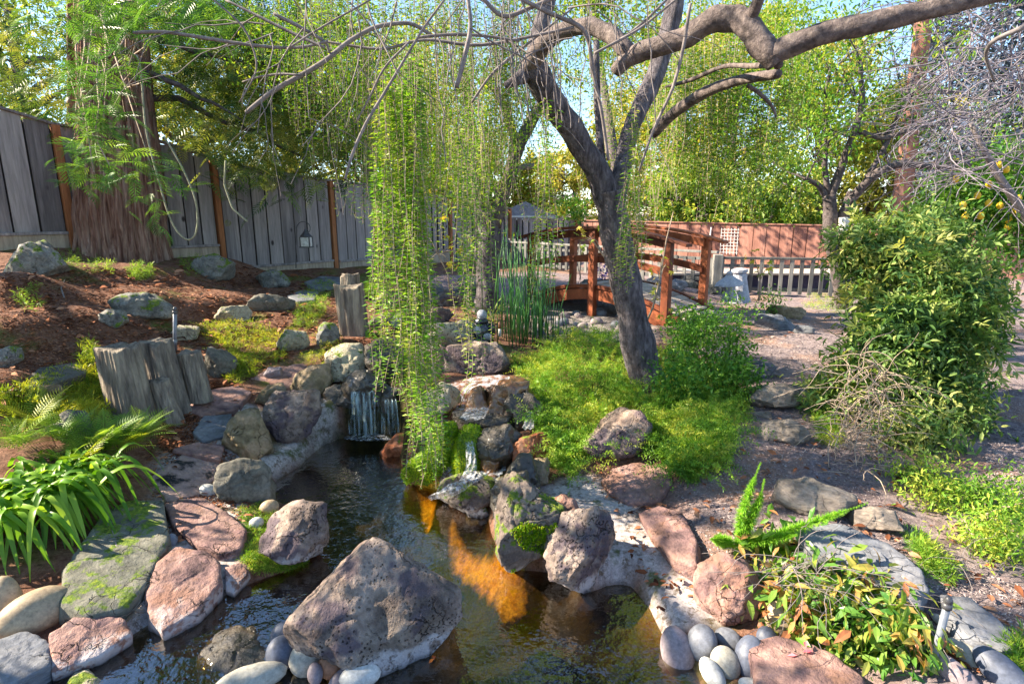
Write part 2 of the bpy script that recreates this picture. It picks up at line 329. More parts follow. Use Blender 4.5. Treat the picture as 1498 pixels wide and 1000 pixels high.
M_leaf('moss_blade', [(.07, .20, .005), (.20, .38, .01), (.46, .52, .02)], .3, nscale=8)
M_leaf('chip_red', [(.05, .02, .012), (.16, .06, .03), (.30, .12, .06), (.38, .20, .12)], 0, rough=.9, spec=.1, nscale=1.5)
M_leaf('chip_grey', [(.08, .065, .07), (.22, .18, .18), (.36, .30, .29), (.46, .40, .38)], 0, rough=.9, spec=.1, nscale=1.5)
M_leaf('purple_petal', [(.10, .05, .40), (.25, .15, .60)], .3)
M_leaf('pink_petal', [(.75, .10, .16), (.85, .25, .30)], .3)
M_surf('fence_grey', [(.14, .125, .125), (.26, .235, .235), (.36, .325, .315)], 5, bump=.5, bsc=26, bd=.006, stretch=(1, 1, .07), rndmix=.55)
_n = MATS['fence_grey'].node_tree; _p = [x for x in _n.nodes if x.type == 'BSDF_PRINCIPLED'][0]; _g = [x for x in _n.nodes if x.type == 'NEW_GEOMETRY'][0]     # knots in the boards
_m = _n.nodes.new('ShaderNodeMapping'); _m.inputs['Scale'].default_value = (1, 1, .6); _n.links.new(_g.outputs['Position'], _m.inputs[0])
_v = _n.nodes.new('ShaderNodeTexVoronoi'); _v.inputs['Scale'].default_value = 3.2; _n.links.new(_m.outputs[0], _v.inputs['Vector'])
_c = mixc(_n, rngc(_n, _v.outputs['Distance'], .06, .12, 1, 0), _p.inputs['Base Color'].links[0].from_socket, (.05, .04, .04)); _n.links.new(_c, _p.inputs['Base Color'])
# ------------------------------------------------------------------ terrain
CT = [(0,400,1.32),(40,362,1.42),(100,385,1.3),(178,385,1.25),(280,378,1.19),(440,394,.82),(545,392,.74),(640,392,.66),(740,385,.6),(0,540,.85),(100,450,1.05),(0,460,1.1),(200,420,1.08),(300,430,.93),(400,425,.76),(340,470,.68),(170,500,.82),(480,430,.7),(20,640,.5),(120,600,.52),(0,720,.38),(250,530,.56),(200,620,.36),(330,560,.42),(420,510,.55),(500,500,.58),(500,515,.52),
 (430,585,.24),(300,650,.24),(350,690,.12),(280,760,.14),(120,800,.18),(50,880,.12),(60,950,.06),(150,920,.07),(300,840,.07),(430,770,.06),(440,660,.08),(270,600,.34),(380,560,.40),(390,640,.17),
 (545,570,.45),(590,560,.46),(640,545,.46),(700,555,.46),(720,535,.5),(660,490,.62),(620,470,.64),(740,430,.66),(820,470,.54),(900,475,.52),(690,605,.33),(745,625,.33),(640,610,.32),(600,600,.36),(630,660,.18),(720,660,.22),(700,710,.06),(760,690,.2),
 (780,630,.36),(850,550,.5),(940,575,.48),(870,640,.34),(820,705,.17),(880,730,.15),(930,780,.12),(960,860,.07),(1020,890,.07),(900,500,.56),(1000,480,.58),(1050,640,.44),(1150,640,.46),(1150,560,.5),(1180,490,.5),(1100,440,.32),(1200,435,.32),(1300,430,.34),(1180,740,.36),(1060,760,.28),(1300,800,.32),(1450,900,.24),(1200,960,.1),(1050,960,.02),(1498,620,.42),(1498,480,.42),(1300,620,.46),(1390,960,.14),(800,430,.62),(960,420,.5)]
CTW = np.array([onz(a, b, c) for a, b, c in CT])
CTW = np.vstack([CTW, [[-14, 12, 1.6], [-10, 4, 1.5], [-6, 1, .9], [-4, 2, .6], [8, 3, .35], [12, 8, .4], [4, 1, .2], [0, 22, .35], [10, 22, .2], [-6, 22, .8], [25, 25, .2], [-25, 25, 1.2], [5, 14, .25], [2, 16, .3]]])
POND = [(500,638),(470,650),(440,682),(402,702),(398,742),(440,750),(478,752),(470,805),(440,830),(385,848),(335,870),(300,905),(225,912),(190,935),(150,960),(85,985),(40,1003)]
POND2 = [(1012,1003),(1000,975),(965,935),(945,890),(920,858),(895,855),(860,868),(800,835),(745,830),(722,780),(715,750),(660,742),(640,715),(600,706),(590,660),(585,640),(545,632)]
PW = np.vstack([onz(*np.array(POND, float).T, 0), [[-1.9, 1.5, 0], [-1.2, 1.1, 0], [.4, 1.1, 0], [.75, 1.6, 0]], onz(*np.array(POND2, float).T, 0)])[:, :2]
def inpoly(P, poly):
    x, y = P[..., 0], P[..., 1]; c = np.zeros(x.shape, bool); n = len(poly)
    for i in range(n):
        x1, y1 = poly[i]; x2, y2 = poly[i-1]
        if y1 == y2: continue
        c ^= ((y1 > y) != (y2 > y)) & (x < (x2-x1)*(y-y1)/(y2-y1)+x1)
    return c
def sdpoly(P, poly):
    d = np.full(P.shape[:-1], 1e9); n = len(poly)
    for i in range(n):
        a = np.array(poly[i-1]); b = np.array(poly[i]); ab = b-a; t = np.clip(((P-a)@ab)/max(ab@ab, 1e-12), 0, 1)
        d = np.minimum(d, np.linalg.norm(P-a-t[..., None]*ab, axis=-1))
    return np.where(inpoly(P, poly), -d, d)
def height(x, y, detail=True):
    P = np.stack([x, y], -1).astype(float); num = 0; den = 0
    for q in CTW:
        d2 = (P[..., 0]-q[0])**2+(P[..., 1]-q[1])**2+.03; wg = d2**-1.7
        num = num+wg*q[2]; den = den+wg
    h = num/den
    P3 = np.stack([x, y, np.zeros_like(x)], -1)
    sd = sdpoly(P, PW)
    if detail: h = h+.022*fbm(P3, 2.2, 4, 3)*smooth(sd, 0, .3)
    out = np.maximum(h, .03)
    k = smooth(sd, -.10, .10)
    inside = -.12-.22*smooth(-sd, 0, .35)+.03*vn(P3, 5, 2)
    return inside*(1-k)+out*k
def axis(lo, hi, st, far, g=1.13):
    a = list(np.arange(lo, hi, st)); s = st; v = a[-1]
    while v < far: s *= g; v += s; a.append(v)
    s = st; v = a[0]; b = []
    while v > -far: s *= g; v -= s; b.append(v)
    return np.array(b[::-1]+a)
GX = axis(-6, 6, .055, 400); GY = axis(1.0, 12, .055, 400)
XX, YY = np.meshgrid(GX, GY); ZZ = height(XX, YY)
def H(x, y):
    x = np.asarray(x, float); y = np.asarray(y, float)
    i = np.clip(np.searchsorted(GX, x)-1, 0, len(GX)-2); j = np.clip(np.searchsorted(GY, y)-1, 0, len(GY)-2)
    u = (x-GX[i])/(GX[i+1]-GX[i]); v = (y-GY[j])/(GY[j+1]-GY[j])
    return ZZ[j, i]*(1-u)*(1-v)+ZZ[j, i+1]*u*(1-v)+ZZ[j+1, i]*(1-u)*v+ZZ[j+1, i+1]*u*v
TS = np.geomspace(1.4, 60, 700)
def G(px, py):
    """where the line of sight through a pixel meets the ground"""
    px, py = np.broadcast_arrays(np.asarray(px, float), np.asarray(py, float)); sh = px.shape; d = ray(px.ravel(), py.ravel())
    P = EYEP+d[:, None, :]*TS[None, :, None]; below = P[..., 2] < H(P[..., 0], P[..., 1])
    k = np.argmax(below, 1); k = np.where(below.any(1), k, len(TS)-1); k0 = np.maximum(k-1, 0)
    lo = TS[k0]; hi = TS[k]
    for _ in range(8):
        m = (lo+hi)/2; Q = EYEP+d*m[:, None]; b = Q[:, 2] < H(Q[:, 0], Q[:, 1]); hi = np.where(b, m, hi); lo = np.where(b, lo, m)
    Q = EYEP+d*hi[:, None]; return Q.reshape(sh+(3,))
def polyw(pp): return G(*np.array(pp, float).T)[:, :2]
for px, py, r in [(655,775,.10),(680,805,.16),(712,845,.20),(745,885,.17),(630,745,.10),(845,700,.14),(885,725,.16),(905,745,.14),(955,835,.17),(995,865,.15),(1020,885,.12),(630,665,.12),(620,690,.10),(765,795,.12),(150,600,.3),(60,600,.3),(40,650,.25),(100,680,.22),(190,660,.16),
        (340,462,.22),(300,470,.2),(380,492,.28),(430,490,.18),(820,560,.3),(790,600,.18),(870,600,.2),(850,640,.16),(505,512,.16),(438,915,.09),(450,955,.06),(665,487,.14),(640,580,.14),(700,590,.18),(770,600,.15),(1210,500,.25),(1290,515,.2),(1145,632,.08),(700,720,.1),(20,410,.3),(470,400,.3),(440,440,.2),
        (800,455,.3),(1230,450,.5),(1180,455,.4),(965,600,.15),(1050,690,.12),(1000,640,.14),(300,765,.08),(70,740,.14),(660,690,.08),(30,505,.2)]: GAPS.append((G(px, py)+[0, 0, .03], r))
for _x, _y in np.random.default_rng(12).uniform([20, 400], [1480, 980], (46, 2)): GAPS.append((G(_x, _y), .06+.09*(_x*7 % 1)))
for px, py, Y, r in [(558,380,3.35,.16),(556,480,3.35,.16),(560,300,3.35,.12),(600,560,3.3,.14),(600,620,3.3,.12),(1300,520,3.7,.4),(1270,560,3.6,.3),(1330,560,3.7,.25),(1290,470,3.9,.25),(925,470,4.7,.12),(940,530,4.7,.12),(880,425,7.5,.35),(930,440,7.2,.25),(860,360,7.6,.25),(1000,400,7.3,.2),(120,345,7,.3),(130,310,7,.25),
        (175,550,4.1,.08),(150,540,4.0,.1),(680,400,3.6,.15),(700,200,4.6,.3),(640,180,4.6,.3),(540,200,4.2,.3),(1060,200,6,.6),(1000,250,6,.5),(1120,230,6,.6),(1180,365,14,1.2),(1120,355,14.5,.7),(1050,350,15,.5),(1290,890,2.2,.07),(1380,720,2.8,.15),(950,60,3.6,.15),(840,45,4,.12),(720,420,7.7,.2)]: GAPS.append((aty(px, py, Y), r))
ZONE_CONC = [[(205,905),(225,800),(235,735),(225,690),(260,640),(285,600),(340,590),(345,640),(325,690),(370,740),(340,800),(345,870),(290,905)],[(795,712),(840,690),(885,705),(925,735),(950,770),(985,825),(1025,850),(1060,905),(1000,915),(975,925),(945,885),(930,860),(890,862),(845,860),(800,800),(800,745)],
             [(385,688),(400,650),(452,640),(464,595),(476,560),(492,570),(496,610),(500,634),(460,655),(415,695)],
             [(255,800),(300,790),(400,700),(330,690),(300,620),(350,590),(385,600),(395,690),(330,760)],
             [(160,930),(250,905),(230,850),(200,880)]]
ZONE_PATH = [[(600,405),(1000,385),(1010,470),(960,450),(780,470),(640,440)],[(1075,500),(1140,470),(1130,440),(1240,440),(1260,500),(1215,560),(1210,640),(1260,700),(1420,830),(1700,900),(1700,1200),(1200,1000),(1150,920),(1020,800),(990,720),(1050,640),(1090,560)], [(1440,420),(2200,420),(2200,900),(1500,720),(1440,600)]]
ZONE_STREAM = [[(760,478),(800,448),(900,440),(960,455),(960,500),(880,500),(800,500)], [(620,480),(640,465),(650,540),(600,560),(600,500)]]
mb = MB(); ny, nx = XX.shape
i = np.arange(ny-1)[:, None]*nx; j = np.arange(nx-1)[None]
mb.add(np.stack([XX, YY, ZZ], -1).reshape(-1, 3), np.stack([i+j, i+j+1, i+j+nx+1, i+j+nx], -1).reshape(-1, 4))
m, n, out = newmat('ground_soil'); geo = nd(n, 'NewGeometry'); P = geo.outputs['Position']
def att(nm): return nd(n, 'Attribute', attribute_name=nm).outputs['Fac']
def layer(cols, sc, det=6): return ramp(n, cols, rngc(n, noise(n, P, sc, det, .75), .3, .7))
duff = layer([(.055, .025, .015), (.15, .07, .045), (.24, .13, .09), (.10, .055, .04)], 9)
duff = mixc(n, rngc(n, noise(n, P, 1.7, 4), .55, .68), duff, (.12, .14, .03))
path = layer([(.11, .085, .095), (.25, .20, .205), (.36, .29, .28)], 13)
path = mixc(n, rngc(n, noise(n, P, 1.5, 4), .5, .66), path, (.31, .19, .14))
conc = layer([(.16, .14, .14), (.33, .30, .30), (.46, .42, .41), (.30, .26, .25)], 6)
conc = mixc(n, rngc(n, noise(n, P, 16, 6, .8), .52, .62), conc, (.13, .10, .075)); conc = mixc(n, rngc(n, noise(n, P, 5, 4, .7), .56, .66), conc, (.10, .11, .05))
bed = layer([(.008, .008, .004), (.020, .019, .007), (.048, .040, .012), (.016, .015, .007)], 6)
strm = layer([(.16, .15, .16), (.28, .25, .24), (.36, .32, .29)], 18)
c = mixc(n, att('path'), duff, path); c = mixc(n, att('stream'), c, strm); c = mixc(n, att('conc'), c, conc); c = mixc(n, att('bed'), c, bed)
sun_streak = layer([(.20, .10, .01), (.75, .38, .02), (.95, .60, .08), (.45, .22, .02)], 9); gm = rngc(n, mth(n, 'ADD', att('sun_streak'), mth(n, 'MULTIPLY', mth(n, 'SUBTRACT', noise(n, P, 12, 5, .75), .5), .9)), .5, .95); c = mixc(n, gm, c, sun_streak)  # golden tint paints a sunlit streak onto the algae bed
fine = noise(n, P, 55, 5, .8); c = mixc(n, 1.0, c, ramp(n, [(.55, .55, .55), (1.35, 1.35, 1.35)], rngc(n, fine, .3, .7)), 'MULTIPLY')
p = nd(n, 'BsdfPrincipled', Roughness=.9); p.inputs['Specular IOR Level'].default_value = .15; n.links.new(c, p.inputs['Base Color'])
b = nd(n, 'Bump', Strength=.8, Distance=.02); n.links.new(mth(n, 'ADD', fine, mth(n, 'MULTIPLY', noise(n, P, 14, 4), 1.5)), b.inputs['Height'])
n.links.new(mth(n, 'SUBTRACT', .8, mth(n, 'MULTIPLY', att('conc'), .55)), b.inputs['Strength'])
n.links.new(b.outputs[0], p.inputs['Normal']); n.links.new(p.outputs[0], out.inputs[0])
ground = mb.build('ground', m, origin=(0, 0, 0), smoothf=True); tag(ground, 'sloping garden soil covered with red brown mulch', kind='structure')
PP = np.stack([XX, YY], -1); P3 = np.stack([XX, YY, 0*XX], -1); wob = .05*fbm(P3, 5, 3, 9)
def setatt(nm, val):
    a = ground.data.attributes.new(nm, 'FLOAT', 'POINT'); a.data.foreach_set('value', val.ravel().astype(np.float32))
def zmask(zs, e=.05):
    r = np.zeros_like(XX)
    for z in zs: r = np.maximum(r, smooth(-(sdpoly(PP, polyw(z))+wob), -e, e))
    return r
SDP = sdpoly(PP, PW); setatt('bed', np.maximum(smooth(-SDP, .0, .03), zmask([[(496,560),(545,540),(605,545),(612,600),(600,655),(500,655)]], .04))); setatt('conc', zmask(ZONE_CONC));  # waterfall cave also takes the dark bed tint, painting in its shade
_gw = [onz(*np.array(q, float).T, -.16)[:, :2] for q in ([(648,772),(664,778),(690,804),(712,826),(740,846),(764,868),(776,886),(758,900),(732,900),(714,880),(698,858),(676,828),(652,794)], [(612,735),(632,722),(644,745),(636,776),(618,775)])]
setatt('sun_streak', np.max([smooth(-(sdpoly(PP, q)+wob*.5), -.05, .05) for q in _gw], 0))  # mask of the sunlit streak put into the bed colour
setatt('path', np.maximum(zmask(ZONE_PATH, .2), smooth(XX-1.9+.3*vn(P3, 1), -.3, .3))); setatt('stream', zmask(ZONE_STREAM, .1))
# ------------------------------------------------------------------ water
m, n, out = newmat('pond_water'); geo = nd(n, 'NewGeometry'); P = geo.outputs['Position']
tr = nd(n, 'BsdfTransparent'); tr.inputs[0].default_value = (.60, .50, .27, 1); gl = nd(n, 'BsdfGlossy'); gl.inputs['Roughness'].default_value = .04
b = nd(n, 'Bump', Strength=.35, Distance=.02); n.links.new(mth(n, 'ADD', noise(n, P, 9, 3, .5), mth(n, 'MULTIPLY', noise(n, P, 30, 2, .5), .35)), b.inputs['Height'])
n.links.new(b.outputs[0], gl.inputs['Normal']); vd = n.nodes.new('ShaderNodeVectorMath'); vd.operation = 'DOT_PRODUCT'; n.links.new(geo.outputs['Incoming'], vd.inputs[0]); n.links.new(b.outputs[0], vd.inputs[1]); fr_ = mth(n, 'ADD', .045, mth(n, 'MULTIPLY', .955, mth(n, 'POWER', mth(n, 'SUBTRACT', 1.0, mth(n, 'ABSOLUTE', vd.outputs['Value']), True), 5.0)))
s = nd(n, 'MixShader'); n.links.new(mth(n, 'MULTIPLY', fr_, 3.7, True), s.inputs[0]); n.links.new(tr.outputs[0], s.inputs[1]); n.links.new(gl.outputs[0], s.inputs[2]); n.links.new(s.outputs[0], out.inputs[0])
mb = MB(); gx = np.arange(-2.6, 1.6, .06); gy = np.arange(.9, 5.2, .06); X2, Y2 = np.meshgrid(gx, gy)
ok = sdpoly(np.stack([X2, Y2], -1), PW) < .12; mm_ = ok[:-1, :-1] & ok[1:, :-1] & ok[:-1, 1:] & ok[1:, 1:]
jj, ii = np.nonzero(mm_); W = len(gx); ff = np.stack([jj*W+ii, jj*W+ii+1, (jj+1)*W+ii+1, (jj+1)*W+ii], -1)
P3 = np.stack([X2, Y2, 0*X2], -1); mb.add(np.stack([X2, Y2, .002*vn(P3, 4)], -1).reshape(-1, 3), ff)
tag(mb.build('pond_water', m, origin=(0, 0, 0), smoothf=True), 'dark green pond water with soft ripples', kind='structure')
def drape(name, poly, off, mat, label, res=.02, rough=.01):
    pw = polyw(poly); lo = pw.min(0)-.1; hi = pw.max(0)+.1; gx = np.arange(lo[0], hi[0], res); gy = np.arange(lo[1], hi[1], res)
    X, Y = np.meshgrid(gx, gy); ok = sdpoly(np.stack([X, Y], -1), pw) < 0; k = ok[:-1, :-1] & ok[1:, :-1] & ok[:-1, 1:] & ok[1:, 1:]
    j, i = np.nonzero(k); W = len(gx); P3 = np.stack([X, Y, 0*X], -1); z = H(X, Y)+off+rough*fbm(P3, 8, 2)
    mb = MB(); mb.add(np.stack([X, Y, z], -1).reshape(-1, 3), np.stack([j*W+i, j*W+i+1, (j+1)*W+i+1, (j+1)*W+i], -1))
    return tag(mb.build(name, mat, origin=(0, 0, 0), smoothf=True), label, kind='structure')
def M_flow(name, stretch, dens, col=(.75, .8, .9), rough=.25):
    m, n, out = newmat(name); geo = nd(n, 'NewGeometry'); P = geo.outputs['Position']
    f = rngc(n, noise(n, P, 1, 4, .7, stretch), .5-dens*.2, .72, 0, .75)
    tr = nd(n, 'BsdfTransparent'); p = nd(n, 'BsdfPrincipled', Roughness=rough); p.inputs['Base Color'].default_value = (*col, 1)
    s = nd(n, 'MixShader'); n.links.new(f, s.inputs[0]); n.links.new(tr.outputs[0], s.inputs[1]); n.links.new(p.outputs[0], s.inputs[2]); n.links.new(s.outputs[0], out.inputs[0]); return m
FLOW = M_flow('stream_foam', (16, 16, 4), .35); FALL = M_flow('fall_water', (44, 12, 1.4), .25, (.45, .62, .70), .15)
drape('stream_water', [(640,570),(690,556),(735,552),(765,565),(762,590),(700,612),(640,608)], .03, FLOW, 'foaming white water sliding down the rocks of the cascade')
drape('stream_water', [(655,690),(700,680),(745,690),(730,715),(690,735),(640,735),(640,710)], .05, FLOW, 'white water spilling over the lowest rocks into the pond')
def fall(name, px0, px1, ytop, ybot, Y0, Y1, label, nseg=10):
    mb = MB(); t = np.linspace(0, 1, nseg); us = np.linspace(0, 1, 24); V = []
    for a in t:
        px = px0[0]+(px1[0]-px0[0])*us if a == 0 else (px0[0]*(1-a)+px0[1]*a)+((px1[0]*(1-a)+px1[1]*a)-(px0[0]*(1-a)+px0[1]*a))*us
        yy = ytop+(ybot-ytop)*a**1.3; V.append(aty(px, np.full(24, yy), Y0+(Y1-Y0)*math.sqrt(a))+np.stack([0*us, .02*np.sin(us*23), 0*us], -1))
    V = np.array(V); i = np.arange(nseg-1)[:, None]*24; j = np.arange(23)[None]
    mb.add(V.reshape(-1, 3), np.stack([i+j, i+j+1, i+j+25, i+j+24], -1).reshape(-1, 4)); return tag(mb.build(name, FALL, smoothf=True), label, kind='structure')
fall('waterfall', (514, 508), (548, 572), 572, 636, 4.62, 4.54, 'thin white streams of water falling into the pond cave')
fall('waterfall', (560, 560), (580, 586), 584, 636, 4.62, 4.56, 'faint strands of falling water beside the hanging foliage')
# foam ring where the fall lands
mb = MB(); c = onz(545, 634, .012); th = np.linspace(0, 2*pi, 29)[:-1]; R = [0, .08, .16, .2]
for k in range(3):
    a = np.stack([c[0]+R[k]*1.3*np.cos(th), c[1]-.03+R[k]*.55*np.sin(th), .02-.006*k+0*th], -1); b2 = np.stack([c[0]+R[k+1]*1.3*np.cos(th), c[1]-.03+R[k+1]*.55*np.sin(th), .014-.006*k+0*th], -1)
    q = np.arange(28); q2 = (q+1) % 28; mb.add(np.vstack([a, b2]), np.stack([q, q+28, q2+28, q2], -1))
tag(mb.build('foam', M_flow('foam', (40, 40, 40), .3), smoothf=True), 'foam ring where the waterfall meets the pond', kind='structure')
# ------------------------------------------------------------------ rocks
def starR(poly2, c, th):
    """radius of polygon (n,2) round c in directions th"""
    q = poly2-c; n = len(q); R = np.zeros_like(th); d = np.stack([np.cos(th), np.sin(th)], -1)
    for i in range(n):
        a, b = q[i-1], q[i]; e = b-a; den = d[:, 0]*e[1]-d[:, 1]*e[0]; den = np.where(abs(den) < 1e-12, 1e-12, den)
        t = (a[0]*e[1]-a[1]*e[0])/den; s = (a[0]*d[:, 1]-a[1]*d[:, 0])/den
        ok = (t > 0) & (s >= -1e-6) & (s <= 1+1e-6); R = np.where(ok, np.maximum(R, t), R)
    R[R == 0] = np.median(R[R > 0]) if (R > 0).any() else .1
    return R
def blob(mb, poly2, C, u, v, w_, th_f, th_b, ex=.6, nt=56, npz=26, seed=0, rough=.07, cuts=3, smoothr=0, soft=1.0):
    th = np.linspace(0, 2*pi, nt, endpoint=False); c0 = np.array([0., 0.]); R = starR(poly2, c0, th)
    for _ in range(smoothr): R = (R*2+np.roll(R, 1)+np.roll(R, -1))/4
    m1 = npz//2; ph = np.concatenate([np.arcsin(np.linspace(0, .88, m1)**(1/ex)), np.linspace(float(np.arcsin(.88**(1/ex))), pi/2, max(6, npz//4))[1:]]); ph = np.concatenate([ph, pi-ph[::-1][1:]]); npz = len(ph); sp = np.sin(ph)**ex; cp = np.sign(np.cos(ph))*abs(np.cos(ph))**ex
    rr = sp[:, None]*R[None]; X = rr*np.cos(th); Y = rr*np.sin(th); Z = np.where(cp > 0, cp*th_f, cp*th_b)[:, None]+0*rr
    V = X[..., None]*u+Y[..., None]*v+Z[..., None]*w_; V = V.reshape(-1, 3); wp = np.clip(np.repeat(sp, nt)*1.6, .12, 1)
    S = R.mean(); r = np.random.default_rng(seed+5)
    eu = [(V@q).max()-(V@q).min() for q in (u, v)]; mu = [((V@q).max()+(V@q).min())/2 for q in (u, v)]
    for k in range(cuts*3):
        nn = r.normal(size=3); nn[2] += .25; nn[1] -= .3; nn /= np.linalg.norm(nn); ext = (V@nn).max(); t = ext*r.uniform(.66, .9)
        d = V@nn-t; V = V-np.where(d > 0, d*.94, 0)[:, None]*nn
    for q, e0, m0 in zip((u, v), eu, mu):
        a = V@q; sc = min(1.35, e0/(a.max()-a.min())); V = V+((a-(a.max()+a.min())/2)*sc+m0-a)[:, None]*q
    dirs = unit(V); rg = 1-2*abs(vn(V/S+.3*fbm(V/S, 2, 2, seed % 31)[:, None], 2.2, seed % 71)); V = V+dirs*(rough*S*fbm(V/S, 1.3, 4, seed % 97)-rough*.7*S*np.maximum(rg-.6, 0)*2.4+wp*rough*.42*S*fbm(V/S, 6, 3, seed % 89+3)+wp*rough*.12*S*vn(V/S, 22, 5))[:, None]
    V = V+C; i = np.arange(npz-1)[:, None]*nt; j = np.arange(nt)[None]; j2 = (j+1) % nt
    mb.add(V, np.stack([i+j, i+nt+j, i+nt+j2, i+j2], -1).reshape(-1, 4)); return V
ROCKS = []
def boulder(outline, label, mat, depth=.8, ex=.48, rough=.10, cuts=4, hi=1, name='boulder', cat='rock', group=None, dY=0, Y=None, low=.2, z=None):
    o = np.array(outline, float); cx, cy = o.mean(0); h = o[:, 1].max()-o[:, 1].min(); seed = int(cx*7+cy*13)
    g = G(cx, cy+h*.25) if z is None else onz(cx, cy+h*.25, z); Yc = (g[1] if Y is None else Y)+dY; C = aty(cx, cy, Yc); wv = unit((EYEP-C)[None])[0]
    u = unit(np.cross([0, 0, 1.], wv)[None])[0]; v = np.cross(wv, u)
    D = ray(o[:, 0], o[:, 1]); t = ((C-EYEP)@wv)/(D@wv); Pw = EYEP+D*t[:, None]-C; p2 = np.stack([Pw@u, Pw@v], -1)
    p2 = p2*1.06; S = math.sqrt(np.ptp(p2[:, 0])*np.ptp(p2[:, 1]))/2
    big = hi > 1; mb = MB(); V = blob(mb, p2, C, u, v, wv, S*depth, S*depth*1.1, ex, 120 if big else 52, 60 if big else 26, seed, rough, cuts)
    ob = mb.build(name, MATS[mat], smoothf=True); tag(ob, label, cat, group); ROCKS.append((ob, V, C)); return ob
def flag(outline, label, mat, thick=.12, up=.03, rough=.045, group=None, name='flagstone', z=None, ex=.2, nt=80):
    o = np.array(outline, float); g = G(*o.mean(0)); zt = (g[2]+up) if z is None else z
    # follows the slope of the ground under it
    gp = G(o[:, 0], o[:, 1]); A = np.c_[gp[:, :2], np.ones(len(o))]; co = np.linalg.lstsq(A, gp[:, 2], rcond=None)[0]; nrm = np.array([-co[0], -co[1], 1.]); nrm[:2] = np.clip(nrm[:2], -.55, .55); nrm = unit(nrm[None])[0]
    if z is not None: nrm = np.array([0, 0, 1.])
    C0 = np.array([g[0], g[1], zt]); D = ray(o[:, 0], o[:, 1]); t = ((C0-EYEP)@nrm)/(D@nrm); Pw = EYEP+D*t[:, None]; C = Pw.mean(0)
    u = unit(np.cross([0, 1., 0], nrm)[None])[0]; v = np.cross(nrm, u); q = Pw-C; p2 = np.stack([q@u, q@v], -1); seed = int(o.mean()*31)
    mb = MB(); V = blob(mb, p2*1.03, C-nrm*thick*.5, u, v, nrm, thick*.5, thick*.9, ex, nt, 26, seed, rough, 0, 0)
    ob = mb.build(name, MATS[mat], smoothf=True); tag(ob, label, 'rock', group); ROCKS.append((ob, V, C)); return ob
def pebble(cx, cy, wpx, hpx, label, mat, tilt=0, group='river pebbles by the pond', z=None, flat=.75):
    g = G(cx, cy+hpx*.2) if z is None else onz(cx, cy, z); C = aty(cx, cy, g[1]); wv = unit((EYEP-C)[None])[0]; u = unit(np.cross([0, 0, 1.], wv)[None])[0]; v = np.cross(wv, u)
    sc = np.linalg.norm(C-EYEP)/F*.93; a = np.linspace(0, 2*pi, 25)[:-1]; x = wpx/2*sc*np.cos(a); y = hpx/2*sc*np.sin(a); ct, st = cos(tilt), sin(tilt)
    p2 = np.stack([x*ct-y*st, x*st+y*ct], -1); S = min(wpx, hpx)/2*sc; mb = MB(); blob(mb, p2, C, u, v, wv, S*flat, S*flat, 1.0, 32, 18, int(cx), .02, 0, 0)
    return tag(mb.build('pebble', MATS[mat], smoothf=True), label, 'pebble', group)
# ------------------------------------------------------------------ the rocks one by one
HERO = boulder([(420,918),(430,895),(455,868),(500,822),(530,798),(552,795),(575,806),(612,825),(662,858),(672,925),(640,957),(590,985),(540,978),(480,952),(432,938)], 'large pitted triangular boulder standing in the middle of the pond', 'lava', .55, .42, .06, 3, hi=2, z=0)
B = boulder
B([(383,590),(395,575),(465,572),(469,600),(457,630),(430,645),(400,640),(385,615)], 'grey pitted boulder on white cement left of the waterfall', 'lava', .8)
B([(335,622),(350,600),(375,600),(390,640),(399,668),(365,673),(330,667),(326,650)], 'tan olive boulder below the grey pitted boulder left of the waterfall', 'tan_rock', .7)
B([(315,700),(340,672),(385,683),(404,705),(400,735),(350,735),(318,722)], 'smooth dark grey slab leaning at the pond edge below the tan boulder', 'dark_slab', .5)
B([(383,770),(395,745),(440,732),(475,735),(476,775),(455,815),(410,808),(378,792)], 'squared grey rock with green moss below it jutting into the pond', 'lava', .8, .4)
B([(477,517),(500,503),(535,505),(539,545),(520,556),(485,556),(478,535)], 'pale squared rock capping the left side of the waterfall cave', 'pale_block', .9, .4)
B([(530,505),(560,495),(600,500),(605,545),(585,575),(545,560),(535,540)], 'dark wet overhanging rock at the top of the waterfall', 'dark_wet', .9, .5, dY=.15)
B([(425,578),(440,548),(480,532),(485,560),(478,585),(450,590)], 'pink block with a mossy side above the grey pitted boulder', 'tan_rock', .8, .4)
B([(375,575),(390,562),(415,560),(420,575),(395,600),(372,592)], 'small greenish stone wedged above the tan boulder', 'tan_rock', .7)
B([(95,618),(85,602),(110,598),(132,610),(136,635),(105,642),(72,638),(66,622)], 'dark rounded rock beneath the yellow green ferns', 'dark_slab', .8)
B([(555,660),(578,637),(600,632),(598,660),(575,690),(558,695)], 'rust red rock at the foot of the hanging foliage', 'red_rock', .8)
B([(605,602),(620,580),(645,560),(672,568),(674,588),(650,605),(628,620),(606,618)], 'sunlit buff pitted rock at the left of the cascade', 'pale_block', .8, .5)
B([(650,545),(656,508),(668,500),(735,503),(748,525),(735,545),(700,552)], 'purple grey squared block under the small statue', 'lava', .9, .35)
B([(636,498),(645,473),(675,470),(695,478),(690,505),(655,512)], 'yellowish sunlit rock left of the small statue', 'pale_block', .9, .45)
B([(612,520),(630,508),(655,515),(652,545),(620,548)], 'mauve rock beside the curtain of foliage above the stream', 'pink_slab', .8)
B([(705,600),(712,570),(735,552),(768,560),(782,590),(775,622),(735,632),(706,625)], 'wet brown rock with water sliding over it in the cascade', 'brown_wet', .8, .5, .14)
B([(676,620),(690,575),(712,562),(722,585),(712,622),(692,632)], 'pale pink wet rock beside the brown rock in the cascade', 'brown_wet', .7, .5, .14)
